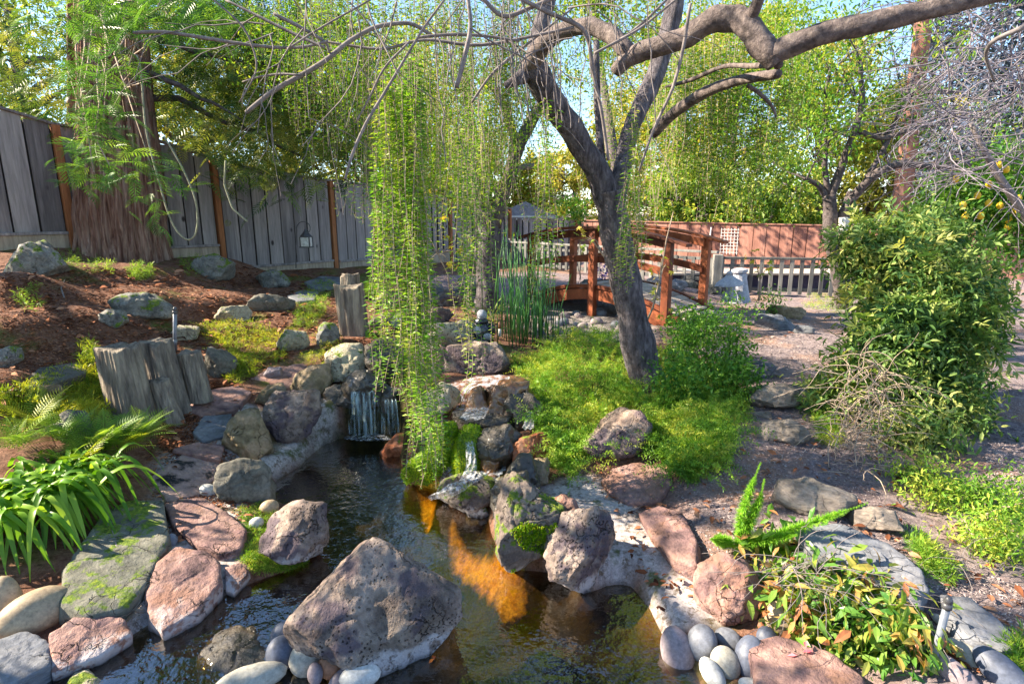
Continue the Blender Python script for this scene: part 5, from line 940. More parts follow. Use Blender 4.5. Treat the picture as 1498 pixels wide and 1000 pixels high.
# ------------------------------------------------------------------ background trees
LEAF_B = T_leaf(.5, .1, .1)
def bgtree(label, px, Y, ztop, rad, mat, n=300, per=34, size=.16, bark='dark_bark', zbot=1.2, name='background_tree', trunk=True, conif=False, z0=0):
    c = aty(px, 300, Y); root = empty(name, (c[0], c[1], z0), label, 'tree'); rr = random.Random(int(px+Y))
    if trunk:
        m_ = MB(); m_.tube([[c[0], c[1], z0-.3], [c[0]+rr.uniform(-.2, .2), c[1], zbot+.8], [c[0]+rr.uniform(-.4, .4), c[1], ztop*.75]], [rad*.09, rad*.07, rad*.03], 9, rough=.1); m_.build('trunk', MATS[bark], root, smoothf=True)
        m_ = MB()
        for k in range(9):
            z = zbot+(ztop-zbot)*rr.uniform(.0, .6); a = rr.uniform(0, 2*pi); m_.tube(sag((c[0], c[1], z), (c[0]+rad*.8*cos(a), c[1]+rad*.8*sin(a), z+rad*rr.uniform(.1, .6)), .05, 6, .05, rr), np.linspace(rad*.035, .015, 6), 6)
        m_.build('limb', MATS[bark], root, smoothf=True)
    # uneven lobes
    nl = 9 if not conif else 14; L = []
    for k in range(nl):
        t = (k+.5)/nl; z = zbot+(ztop-zbot)*t; a = k*2.4+rr.uniform(-.5, .5)
        if conif: r = rad*(1.05-t)*rr.uniform(.8, 1.1); L.append((0, 0, z, r, (ztop-zbot)/nl*.9))
        else: r = rad*rr.uniform(.38, .6); L.append((cos(a)*rad*rr.uniform(.2, .65)*(1-.5*t), sin(a)*rad*.5, z, r, r*.75))
    L = np.array(L); idx = RNG.integers(0, len(L), n); D = rdir(n); q = RNG.uniform(.55, 1.05, n)[:, None]; cc = np.array([c[0], c[1], 0])+L[idx, :3]+D*q*L[idx, 3:4]*np.array([1, 1, 1.])*np.stack([np.ones(n), np.ones(n), L[idx, 4]/L[idx, 3]], -1)
    leaves_at('crown', root, cc, per, rad*.07, size, mat, LEAF_B, .35); return root
bg_ = [('dark green tree behind the left board fence', -60, 15, 8.5, 3.2, 'leaf_cedar', 300), ('tall green tree whose crown fills the gap above the footbridge', 850, 15, 10, 2.9, 'leaf_bggreen', 420), ('tall dark green tree beyond the far left fence corner', 60, 20, 11, 4, 'leaf_bggreen', 300),
       ('bright yellow green tree right of the redwood above the fence', 300, 19, 6.5, 3.2, 'leaf_bgyellow', 300), ('golden lit tree above the middle of the grey fence', 430, 22, 7, 3.6, 'leaf_bgyellow', 330), ('green broad tree above the grey fence end', 540, 24, 9, 3.8, 'leaf_bggreen', 300),
       ('pale yellow tree behind the hanging foliage', 620, 30, 9, 4.2, 'leaf_bgyellow', 300), ('low yellow tree left of the shed roof', 700, 33, 5.6, 3, 'leaf_bgyellow', 220), ('thin pale green tree in the sky gap', 840, 25, 5.0, 1.5, 'leaf_bgyellow', 90),
       ('low yellow green tree just left of the footbridge', 795, 34, 4.6, 3.0, 'leaf_bgyellow', 240), ('round sunlit tree above the footbridge', 905, 30, 7.5, 2.6, 'leaf_bgyellow', 220), ('pale blossomed looking tree behind the weeping strands', 980, 27, 9.5, 3.6, 'leaf_bgyellow', 300), ('dense green tree behind the terracotta fence', 1060, 24, 9, 3.4, 'leaf_bgyellow', 330),
       ('dark low evergreen over the terracotta fence', 1010, 20.5, 3.4, 1.8, 'leaf_bggreen', 170), ('broad dark green shrub tree right of the evergreen', 1120, 19, 3.2, 2.2, 'leaf_bggreen', 220), ('yellow leaved tree behind the small forked tree', 1190, 24, 8.5, 3.3, 'leaf_bgyellow', 280),
       ('sunlit tree right of the reddish pole', 1400, 22, 6, 3.0, 'leaf_bgyellow', 240), ('yellow green tree just left of the reddish pole', 1275, 25, 6.5, 2.8, 'leaf_bgyellow', 240), ('dark green tree at the far right edge', 1560, 15, 4.5, 2.6, 'leaf_bggreen', 240)]
for lab, px, Y, zt, rad, mat, n in bg_: bgtree(lab, px, Y, zt, rad, mat, int(n*.75), 46, size=.12+.004*Y, zbot=4.3 if 'crown fills' in lab else 1.2, trunk='crown fills' not in lab)
c = aty(905, 300, 15); _t = [o for o in COL.objects if o.get('label', '').startswith('tall green tree whose crown')][0]; m_ = MB(); m_.tube([[c[0], c[1], -.2], [c[0]-.1, c[1], 3], [c[0]-.8, c[1], 6.5]], [.16, .13, .06], 9, rough=.1); m_.build('trunk', MATS['dark_bark'], _t, smoothf=True)
bgtree('tall blue grey conifer rising at the upper right', 1470, 17, 13, 3.0, 'leaf_blueconifer', 520, 34, .22, conif=True, zbot=2.2)
bgtree('slender blue green conifer behind the bare twigs', 1345, 30, 15, 2.6, 'leaf_blueconifer', 240, 30, .26, conif=True, zbot=4)
# unseen trees added left of and behind the frame to throw dappled shade
for lab, x, y, zt, rad, n in [('added shade tree left of the camera outside the picture', -7.0, 4.4, 6.5, 2.2, 330), ('dense added shade tree between the photographer and the fence line', -6.0, 1.9, 6.2, 2.3, 380), ('added shade tree behind the left end of the fence', -9.5, 6.0, 7.5, 2.4, 230), ('added shade tree left and behind the photographer', -6.0, -1.5, 6.5, 2.3, 200), ('added shade tree behind the photographer', -2.5, -4.5, 7, 2.2, 170)]:
    d = (x*1.0); root = bgtree(lab, 749+F*x/max(y, .1), max(y, .1), zt, rad, 'leaf_bggreen', n, 26, .13, zbot=2.0, name='added_shade_tree') if y > 0 else None
    if root is None:
        root = empty('added_shade_tree', (x, y, .5), lab, 'tree'); m_ = MB(); m_.tube([[x, y, 0], [x+.1, y, 3], [x, y+.2, zt*.8]], [.2, .15, .06], 9, rough=.1); m_.build('trunk', MATS['dark_bark'], root, smoothf=True)
        cc = np.array([x, y, zt*.62])+rdir(n)*RNG.uniform(.4, 1, n)[:, None]*np.array([rad, rad, zt*.34]); leaves_at('crown', root, cc, 26, .2, .13, 'leaf_bggreen', LEAF_B, .3)
# ------------------------------------------------------------------ moss on rocks
def moss_on(ob, n, size, zmin=-.1, nz=.0, region=None, seed=0, name='moss'):
    me = ob.data; P = np.zeros(len(me.polygons)*3, np.float32); N = P.copy(); me.polygons.foreach_get('center', P); me.polygons.foreach_get('normal', N); P = P.reshape(-1, 3)+np.array(ob.location); N = N.reshape(-1, 3)
    ok = (N[:, 2] > nz) & (P[:, 2] > zmin) & (vn(P, 7, seed) > -.55)
    if region: ok &= region(P)
    A = np.zeros(len(me.polygons), np.float32); me.polygons.foreach_get('area', A); k = np.nonzero(ok)[0]
    if not len(k): return
    i = RNG.choice(k, n, p=A[k]/A[k].sum()); D = unit(N[i]+RNG.normal(0, .35, (n, 3))); X, Y, Z = frames(D, roll=RNG.uniform(-3, 3, n)); m_ = MB()
    C = P[i]+RNG.normal(0, .004, (n, 3)); m_.stamp(T_leaf(.35, .1, .1)[0], T_leaf()[1], C, X, Y, Z, size*RNG.uniform(.5, 1.2, n)); o = m_.build(name, MATS['moss_blade'], ob); o['kind'] = 'stuff'
moss_on(MOSS1, 12000, .016, nz=-.5); moss_on(MOSS2, 6000, .016, nz=-.3)
c3 = aty(768, 800, G(768, 800)[1]); zc = float(MOSS3.location[2]); 
moss_on(MOSS3, 9000, .02, nz=-.4, region=lambda P: (P[:, 0] > aty(748, 780, 3.4)[0]) & (P[:, 2] < zc+.36+.05*vn(P, 9)))
# ------------------------------------------------------------------ plants: helpers
def in_px(poly, n, zone=None):
    P = np.array(poly, float); lo = P.min(0); hi = P.max(0); out = []
    while len(out) < n:
        q = RNG.uniform(lo, hi, (n*2, 2)); q = q[inpoly(q, P)]; out += list(q)
    q = np.array(out[:n]); return q
def T_spray(seed, n=13, arch=.35):
    r = np.random.default_rng(seed); vs = []; fs = []
    for k in range(n):
        t = (k+.5)/n; z = arch*(t-t*t*1.3); 
        for q in range(4):
            a = r.uniform(0, 2*pi); d = unit(np.array([[.55+r.uniform(-.2, .3), cos(a), sin(a)]]))[0]; p = unit(np.cross(d, r.normal(size=3))[None])[0]; l = .17*(1-.55*t)*r.uniform(.7, 1.2); b = np.array([t, 0, z]); vs.append(np.array([b, b+d*l*.5+p*.011, b+d*l, b+d*l*.5-p*.011])); fs.append(np.array([[0, 1, 2, 3]])+4*(len(vs)-1))
    return np.vstack(vs), [np.vstack(fs)]
SPR = [T_spray(s) for s in (1, 2, 3)]
FL = [T_fluff(17, .052, s) for s in (1, 2, 3)]
def mass(name, label, cat, regions, mat, size, height, dens=1.0, tmpl=None, kind='stuff', leaf=None, parent=None, stems=0):
    """low plant cover; regions: (polygon in the picture, number of tufts)"""
    mb = MB()
    for poly, n in regions:
        q = in_px(poly, n); g = G(q[:, 0], q[:, 1]); cen = g.mean(0); m = len(g)
        hump = .55+.45*vn(g*np.array([1, 1, 0]), 3.5, 5); g[:, 2] += RNG.random(m)**.6*height*hump
        for s in range(3):
            k = np.arange(m) % 3 == s; t = (tmpl or FL)[s % len(tmpl or FL)]; D = rdir(k.sum(), .1, 1) if tmpl is None else rdir(k.sum(), -.25, .75); X, Y, Z = frames(D, roll=RNG.uniform(-3, 3, k.sum()) if tmpl is None else RNG.uniform(-.5, .5, k.sum()))
            mb.stamp(t[0], t[1], g[k], X, Y, Z, size*RNG.uniform(.6, 1.3, k.sum()))
    o = mb.build(name, MATS[mat], parent)
    if parent is None: tag(o, label, cat, kind=kind)
    return o
# big asparagus fern covering the mound round the leaning trunk
mass('asparagus_fern_cover', 'bright feathery asparagus fern covering the mound under the leaning trunk', 'ground cover',
     [([(800,505),(840,490),(900,490),(925,540),(940,600),(900,610),(870,640),(845,700),(812,700),(790,650),(772,600),(775,550)], 2300), ([(940,600),(985,580),(1040,600),(1075,640),(1065,680),(1010,712),(985,690),(950,660),(900,672),(880,660),(950,630)], 1400), ([(745,530),(800,515),(830,530),(800,560),(750,548)], 260), ([(960,520),(1030,560),(1080,600),(1040,640),(980,590)], 700)], 'leaf_cover', .05, .15)
mass('asparagus_fern_sprays', 'feathery arching fern sprays spilling over the rocks and down from the leaning trunk', 'fern',
     [([(795,505),(840,488),(900,488),(930,540),(945,600),(905,612),(872,640),(845,705),(808,705),(780,650),(768,600),(770,550)], 950), ([(940,590),(985,575),(1045,600),(1080,645),(1068,690),(1010,720),(985,695),(950,665),(900,680),(875,665),(950,630)], 620), ([(960,510),(1030,550),(1080,600),(1040,640),(980,590)], 160), ([(740,530),(800,512),(830,530),(800,565),(745,550)], 60)], 'leaf_cover', .21, .20, tmpl=SPR)
mass('trailing_fern', 'feathery green sprays trailing over the pebble edge by the statue', 'ground cover', [([(745,528),(770,522),(800,530),(790,545),(755,550)], 160), ([(700,500),(730,500),(735,520),(700,520)], 60)], 'leaf_cover', .05, .05)
mass('yellow_fern_cover', 'yellow green feathery plants among the rocks of the left slope', 'ground cover',
     [([(285,478),(330,470),(380,475),(420,492),(420,525),(380,535),(350,520),(300,500)], 500), ([(330,515),(370,520),(375,550),(345,566),(325,552)], 260), ([(440,470),(500,480),(500,530),(455,540),(440,520)], 120)], 'leaf_yellowfern', .05, .07)
mass('green_sprig_cover', 'bright green upright sprigs climbing between the slope rocks', 'ground cover', [([(440,430),(470,410),(490,415),(480,450),(455,480),(430,480)], 420)], 'leaf_fern', .05, .10)
mass('fern_tuft', 'fine green tuft at the foot of the redwood', 'ground cover', [([(185,395),(220,390),(225,408),(190,412)], 130), ([(258,378),(300,380),(305,405),(275,405)], 100), ([(130,382),(170,385),(165,402),(135,400)], 50), ([(20,425),(60,420),(60,455),(25,460)], 40), ([(85,370),(120,362),(125,395),(100,400)], 70)], 'leaf_fern', .06, .10)
mass('yellow_foliage_clump', 'sunlit yellow green feathery clump left of the log stumps', 'ground cover', [([(0,580),(60,560),(120,545),(160,560),(185,610),(120,625),(60,615),(10,625)], 800), ([(120,500),(140,510),(150,560),(115,560)], 120)], 'leaf_yellowfern', .06, .13)
mass('pond_edge_moss', 'low green creeping plants on the bank beside the squared rock', 'moss', [([(345,745),(390,735),(410,750),(385,800),(440,812),(450,830),(380,838),(350,820),(362,790)], 850), ([(360,810),(450,815),(452,832),(370,838)], 400)], 'leaf_cover', .028, .02)
mass('path_side_weeds', 'small soft green weeds along the edges of the mulch path', 'weeds', [([(1040,560),(1090,590),(1100,620),(1060,620)], 200), ([(1190,425),(1240,430),(1230,460),(1170,450)], 260), ([(1240,470),(1262,480),(1240,500)], 60), ([(1340,800),(1400,830),(1390,860),(1350,830)], 120), ([(1450,960),(1500,930),(1500,1000)], 120), ([(1180,560),(1230,570),(1230,660),(1195,650)], 420), ([(1320,780),(1370,800),(1350,850)], 90)], 'leaf_cover', .05, .08)
mass('yellow_fern_sprays', 'loose yellow green sprays arching among the left slope rocks', 'fern', [([(285,478),(380,475),(425,492),(420,525),(340,560),(330,520)], 110), ([(0,580),(60,555),(160,555),(185,610),(120,625),(10,630)], 190), ([(440,420),(490,415),(480,480),(430,490)], 60)], 'leaf_yellowfern', .16, .08, tmpl=SPR)
# ------------------------------------------------------------------ leafy shrubs
def shrub(name, label, cat, regions, mat, leaf, per, rad, Yoff=0, tmpl=LEAF_M, twigs=20, droop=.2, sticks='dry_twig', group=None):
    """regions: (cx, cy, rx, ry, Y, n clumps) - clumps fill an ellipsoid standing on the ground"""
    cx, cy, rx, ry, Y, n = regions[0]; Y = Y or float(G(cx, cy+ry*.8)[1])+.15; b = aty(cx, cy, Y); root = empty(name, (b[0], b[1], float(H(b[0], b[1]))), label, cat, group); C = []
    for cx, cy, rx, ry, Y, n in regions:
        Y = Y or float(G(cx, cy+ry*.8)[1])+rx*.002; c = aty(cx, cy, Y); sx = rx*Y/F; sz = ry*Y/F; D = rdir(n); q = RNG.uniform(.35, 1, n)[:, None]**.6; C.append(c+D*q*np.array([sx, min(sx, sz)*.8, sz]))
    C = np.vstack(C); C[:, 2] = np.maximum(C[:, 2], H(C[:, 0], C[:, 1])+.03); leaves_at('foliage', root, C, per, rad, leaf, mat, tmpl, droop)
    mb = MB(); base = np.array(root.location); rr = random.Random(int(cx))
    for k in range(twigs):
        e = C[rr.randrange(len(C))]; s = np.array([base[0]+(e[0]-base[0])*rr.uniform(.1, .5), base[1]+(e[1]-base[1])*.4, float(H(base[0], base[1]))-.02]); mb.tube(sag(s, e, rr.uniform(-.1, .1), 7, .04, rr), np.linspace(.006, .002, 7), 4, cap=False)
    mb.build('stems', MATS[sticks], root)['kind'] = 'stuff'; return root
shrub('green_shrub', 'rounded bright green small leaved shrub right of the leaning trunk', 'shrub', [(1035, 515, 66, 62, 5.1, 330), (1010, 480, 36, 34, 5.5, 110), (1075, 560, 40, 40, None, 130), (990, 560, 34, 50, None, 110), (1085, 445, 26, 30, 6.6, 60), (1125, 440, 22, 18, 8, 40)], 'leaf_shrub', .042, 13, .055, twigs=26)
BUSH = shrub('nandina_bush', 'tall dense dark green bush with pointed leaves at the right of the path', 'bush', [(1345, 430, 90, 85, 4.3, 300), (1305, 530, 66, 85, 3.95, 230), (1385, 490, 62, 105, 4.1, 270), (1285, 370, 50, 40, 4.5, 190), (1350, 352, 62, 34, 4.7, 180), (1395, 590, 40, 60, 3.8, 150), (1225, 590, 26, 60, 4.0, 90), (1428, 450, 34, 65, 4.4, 120), (1345, 640, 46, 40, 3.5, 110)], 'leaf_bush', .068, 14, .085, tmpl=T_leaf6(.30, .05, .25), twigs=50)
shrub('trailing_bush', 'yellowish fine leaved trailing bush spreading at the right edge', 'bush', [(1395, 735, 80, 38, None, 170), (1455, 790, 50, 50, None, 150), (1340, 700, 44, 22, None, 70), (1485, 740, 40, 50, None, 80)], 'leaf_cover', .034, 14, .06, tmpl=T_leaf6(.3, .05, .2), twigs=40)
NAND = shrub('nandina_shrub', 'low shrub with orange and green pointed leaves at the bottom right', 'shrub', [(1270, 900, 80, 64, None, 120), (1200, 860, 70, 60, None, 50), (1170, 900, 50, 60, None, 34), (1100, 855, 40, 50, None, 18), (1320, 940, 46, 56, None, 60), (1225, 960, 46, 34, None, 34), (1150, 815, 60, 20, None, 14)], 'leaf_nandina', .085, 7, .055, tmpl=T_leaf6(.34, .04, .2), twigs=40, droop=.7)
VS = T_frond(4, 1, .42, .15, .34, 1.0, 50)
C = np.vstack([aty(cx, cy, Y)+rdir(n)*RNG.uniform(.8, 1.12, n)[:, None]*np.array([rx*Y/F, rx*Y/F*.7, ry*Y/F]) for cx, cy, rx, ry, Y, n in [(1345, 430, 95, 90, 4.3, 420), (1305, 530, 70, 90, 3.95, 320), (1385, 500, 66, 105, 4.1, 340), (1300, 360, 80, 45, 4.6, 200), (1230, 590, 30, 60, 4.0, 90)]])
C[:, 2] = np.maximum(C[:, 2], H(C[:, 0], C[:, 1])+.05); D = rdir(len(C), -.7, .9); X, Y, Z = frames(D, roll=RNG.uniform(-1, 1, len(C))); m_ = MB(); m_.stamp(*VS, C, X, Y, Z, RNG.uniform(.12, .26, len(C))); m_.build('vine_sprays', MATS['leaf_bush'], BUSH)
# dead tangled twigs on the bush and through the nandina
def tangle(parent_label, name, regions, mat, r, cat, L=(.2, .5)):
    mb = MB(); rr = random.Random(9)
    for cx, cy, rx, ry, Y, n in regions:
        for k in range(n):
            a = rr.uniform(0, 2*pi); q = math.sqrt(rr.random()); p = aty(cx+rx*q*cos(a), cy+ry*q*sin(a), Y+rr.uniform(-.15, .15)); grow(mb, p, (rr.uniform(-1, 1), rr.uniform(-.4, .2), rr.uniform(-.3, 1)), rr.uniform(*L), r, 0, rr, .5, .5, 2, 9, .45, r*.5)
    return tag(mb.build(name, MATS[mat], smoothf=True), parent_label, cat, kind='stuff')
tangle('tangle of dead pale stems hanging on the left side of the dark bush', 'dead_stems', [(1265, 590, 36, 75, 3.6, 130), (1250, 650, 40, 30, 3.5, 60), (1290, 690, 50, 20, 3.25, 30)], 'dry_twig', .0035, 'dead stems')
tangle('dry grey stalks bending through the orange leaved shrub', 'dry_stalks', [(1170, 850, 50, 40, 2.35, 60), (1250, 880, 60, 40, 2.25, 30)], 'twig_bark', .002, 'stalks')
tangle('fine dry stalks lying on the soil at the lower right', 'dry_stalks', [(1420, 850, 70, 40, 2.5, 70)], 'twig_bark', .002, 'stalks', (.15, .35))
# lemon tree
LEM = shrub('lemon_tree', 'lemon tree with yellow fruit behind the bush at the right edge', 'tree', [(1440, 300, 70, 50, 7.0, 230), (1480, 250, 60, 50, 7.2, 160), (1380, 290, 40, 30, 7.0, 60), (1490, 340, 40, 50, 6.6, 110)], 'leaf_shrub', .075, 12, .09, tmpl=T_leaf6(.45, .05, .1), twigs=20, sticks='twig_bark')
for px, py in [(1463, 301), (1446, 297), (1430, 286), (1447, 270), (1409, 300), (1472, 248), (1461, 241), (1435, 316), (1476, 322), (1474, 332), (1485, 310), (1412, 316), (1398, 262), (1490, 290)]:
    m_ = MB(); c = aty(px, py, 6.55); th = np.linspace(0, 2*pi, 13)[:-1]; ph = np.linspace(0, pi, 9); r = .034
    V = np.array([[r*sin(p_)*cos(t), r*sin(p_)*sin(t), r*1.2*cos(p_)+(.008 if p_ > 3 else 0)] for p_ in ph for t in th])+c; i = np.arange(8)[:, None]*12; j = np.arange(12)[None]; m_.add(V, np.stack([i+j, i+12+j, i+12+(j+1) % 12, i+(j+1) % 12], -1).reshape(-1, 4)); m_.build('lemon', MATS['lemon'], LEM, smoothf=True)
# foxtail plumes
root = empty('foxtail_fern', (*G(1085, 792)[:2], G(1085, 792)[2]), 'foxtail fern with four bright fuzzy plumes between path and orange shrub', 'fern')
for P in ([(1080, 795), (1085, 755), (1098, 715), (1112, 678)], [(1085, 790), (1095, 765), (1110, 735), (1118, 702)], [(1075, 795), (1110, 790), (1150, 785), (1165, 782)], [(1090, 795), (1150, 778), (1215, 755), (1268, 736)], [(1070, 795), (1055, 790), (1040, 788)], [(1100, 800), (1140, 805), (1165, 800)]):
    pts = np.array([aty(a, b, G(1085, 796)[1]-.03-.05*i) for i, (a, b) in enumerate(P)]); n = 42; t = np.linspace(0, 1, n); tt = np.linspace(0, 1, len(pts)); C = np.stack([np.interp(t, tt, pts[:, k]) for k in range(3)], -1)
    for _ in range(6): C[1:-1] = (C[:-2]+C[2:]+2*C[1:-1])/4
    per = 46; A = np.repeat(C, per, 0); T = np.repeat(unit(np.gradient(C, axis=0)), per, 0); w_ = np.repeat((np.sin(np.clip(t*1.0+.18, 0, 1)*pi)**.6), per); D = unit(rdir(len(A))+T*.6); X, Y, Z = frames(D); m_ = MB(); m_.stamp(*T_leaf(.12, .02, .02), A, X, Y, Z, (.010+.034*w_)*RNG.uniform(.7, 1.1, len(A))); m_.build('plume', MATS['leaf_plume'], root)
# strap leaved clumps
def strap_clump(cx, cy, n, L, wd, label, spread=1.0, name='strap_leaf_plant', mat='leaf_strap', lean=(0, 0), arch=1.0, x0=None):
    g = G(cx, cy)+[0, 0, .06 if n > 40 else 0]; root = empty(name, g, label, 'plant'); rr = random.Random(int(cx))
    mb = MB()
    for k in range(n):
        a = rr.uniform(0, 2*pi); l = L*rr.uniform(.6, 1.1); b = g+np.array([rr.gauss(0, .07*spread), rr.gauss(0, .06*spread), -.02]); s = 9; t = np.linspace(0, 1, s); out_ = l*rr.uniform(.45, .8); up = l*rr.uniform(.55, .85)
        hz = out_*t; z = up*(1.9*t-(2.35 if n > 40 else 1.75)*arch*t*t)+0.0; d = np.array([cos(a)+lean[0], sin(a)+lean[1], 0]); C = b+d*hz[:, None]+np.array([0, 0, 1.])*z[:, None]; side = np.array([-sin(a), cos(a), 0]); w_ = wd*np.sin(np.clip(t*.82+.18, 0, 1)*pi)**.6*.5+.0008
        side = side+np.array([0, 0, .25*rr.uniform(-1, 1)]); m0 = C-np.array([0, 0, 1.])*(w_*.45)[:, None]; A = C+side*w_[:, None]; B_ = C-side*w_[:, None]; V = np.vstack([A, m0, B_]); f = [[i, i+1, s+i+1, s+i] for i in range(s-1)]+[[s+i, s+i+1, 2*s+i+1, 2*s+i] for i in range(s-1)]; mb.add(V, np.array(f), rr.random())
    if n <= 60: mb.build('leaves', MATS[mat], root, smoothf=True)
    else: mb.build('leaves', MATS[mat], root, smoothf=True)['kind'] = 'stuff'
    return root
strap_clump(70, 745, 130, .60, .03, 'big clump of glossy arching strap leaves at the lower left', 1.6)
strap_clump(5, 780, 70, .56, .03, 'second clump of strap leaves cut by the left edge', 1.3)
strap_clump(125, 715, 60, .50, .024, 'smaller strap leaf clump right beside the big one', 1.2)
strap_clump(538, 492, 5, .30, .035, 'broad pale green leaf plant beside the square stump', .4, 'iris_plant')
strap_clump(716, 470, 22, .62, .006, 'thin pale arching grass blades above the small statue', .7, 'grass_tuft', 'grass_blade', arch=.8)
strap_clump(640, 610, 4, .5, .006, 'few long grass blades bending over the cascade', 2, 'grass_tuft', 'grass_blade', lean=(.3, 0), arch=.7)
# ferns
def fern(cx, cy, n, L, label, mat='leaf_fern', lw=.26, lo=.25, hi=1.3):
    g = G(cx, cy)+[0, 0, .03]; root = empty('fern', g, label, 'fern'); T = T_frond(18, 1, lw, .30, .085, .8, 76)
    for k in range(min(n, 40)):
        a = 2*pi*k/n*2.39; D = np.array([[cos(a), sin(a), RNG.uniform(lo, hi)]]); X, Y, Z = frames(D, roll=RNG.uniform(-.4, .4, 1)); m_ = MB(); m_.stamp(*T, np.array([g+RNG.normal(0, .02, 3)*[1, 1, 0]]), X, Y, Z, L*RNG.uniform(.7, 1.1, 1), RNG.random(1)); m_.build('frond', MATS[mat], root)
for a in [(150, 665, 36, .32, 'lush green fern below the tallest log stump'), (205, 650, 30, .28, 'fern at the right end of the fern bed'), (90, 650, 26, .28, 'fern at the left of the fern bed above the strap leaves'), (30, 660, 24, .28, 'fern against the left picture edge')]: fern(*a)
for a in [(175, 668, 12, .28, 'yellow tipped fern in front of the lush green fern'), (120, 690, 12, .3, 'sunlit fern touching the strap leaves'), (55, 625, 14, .3, 'yellow sunlit fern beside the dark rounded rock')]: fern(*a, mat='leaf_yellowfern')
fern(548, 440, 12, .5, 'tall fern behind the square stump and hanging foliage')
fern(500, 432, 10, .35, 'low sunlit fern on top of the square stump bank', 'leaf_yellowfern')
# reeds
g = G(772, 505); root = empty('horsetail_reeds', g, 'tall dark green horsetail reeds standing by the stream left of the footbridge', 'reeds'); rr = random.Random(2)
for k in range(95):
    px = rr.gauss(775, 24); Y = g[1]+rr.uniform(-.15, .6); b = aty(px, 505, Y); b[2] = float(H(b[0], b[1]))-.02; h = rr.uniform(.5, 1.25) if px < 800 else rr.uniform(.35, .75); lx = rr.gauss(0, .09)
    m_ = MB(); m_.tube([b, b+np.array([lx*.3, 0, h*.5]), b+np.array([lx, rr.gauss(0, .05), h])], [.006, .0055, .003], 5, rnd=rr.random()); m_.build('stem', MATS['reed'], root, smoothf=True)
# young maples with yellowing leaves
def star_leaf():
    v = [[0, 0, 0]]; f = []
    for k in range(5):
        a = radians(-80+40*k); r = 1 if k == 2 else .8 if k in (1, 3) else .5; n0 = len(v); v += [[.35*cos(a+.35), .35*sin(a+.35), 0], [r*cos(a), r*sin(a), -.08], [.35*cos(a-.35), .35*sin(a-.35), 0]]; f.append([0, n0, n0+1, n0+2])
    return np.array(v), [np.array(f)]
def maple(label, pts, tips, Y, size):
    b = aty(*pts[0], Y); root = empty('maple_sapling', b, label, 'sapling'); mb = MB(); P = [aty(a, c, Y) for a, c in pts]; mb.tube(P, np.linspace(.012, .004, len(P)), 6); C = []
    for (x, y) in tips: e = aty(x, y, Y+RNG.uniform(-.1, .1)); mb.tube([P[len(P)//2], (P[len(P)//2]+e)/2+[0, 0, .03], e], [.005, .004, .002], 4); C += [e+RNG.normal(0, .05, 3) for _ in range(4)]
    mb.build('stems', MATS['dry_twig'], root, smoothf=True); C = np.array(C); D = rdir(len(C), -.9, .1); X, Y_, Z = frames(D, roll=RNG.uniform(-1, 1, len(C))); m_ = MB(); m_.stamp(*star_leaf(), C, X, Y_, Z, size*RNG.uniform(.7, 1.2, len(C))); m_.build('leaves', MATS['leaf_maple'], root)
maple('yellow leaved maple sapling behind the hanging foliage curtain', [(660, 440), (655, 400), (640, 370), (625, 340)], [(610, 320), (635, 322), (650, 350), (690, 352), (660, 385), (680, 370), (620, 395), (600, 345)], 6.6, .09)
maple('spindly maple sapling with yellow leaves in front of the bridge end', [(942, 478), (955, 450), (965, 410), (975, 350), (985, 310)], [(968, 378), (975, 385), (960, 395), (955, 425), (960, 440), (965, 457)], 5.4, .055)
maple('small maple shoot hanging across the bridge handrail', [(905, 405), (880, 370), (862, 345)], [(850, 342), (866, 346), (858, 350)], 5.2, .06)
maple('dried maple shoot with brownish leaves above the picket fence', [(1110, 440), (1112, 410), (1105, 380)], [(1100, 372), (1118, 378), (1125, 388), (1108, 395)], 7.6, .09)
root = shrub('leafy_sapling', 'little bushy sapling showing above the bridge handrail', 'sapling', [(842, 300, 20, 20, 9.5, 60), (842, 320, 10, 10, 9.5, 12)], 'leaf_shrub', .07, 8, .07, twigs=8)
# purple flowers seen through the bridge
root = shrub('purple_flowers', 'purple flowering plant seen between the bridge rails', 'flowers', [(885, 392, 14, 16, 9.6, 26)], 'purple_petal', .05, 9, .05, tmpl=T_leaf(.5), twigs=6)
g = G(1165, 975)+[0, 0, .08]; C = g+RNG.normal(0, .025, (8, 3)); D = rdir(8, -.3, .5); X, Y, Z = frames(D); root = empty('fallen_flower', g, 'pink fallen flower lying on the purple brown slab', 'flower')
for q in range(5): m_ = MB(); m_.stamp(*T_leaf(.5), C[q:q+1], X[q:q+1], Y[q:q+1], Z[q:q+1], .04); m_.build('petal', MATS['pink_petal'], root)
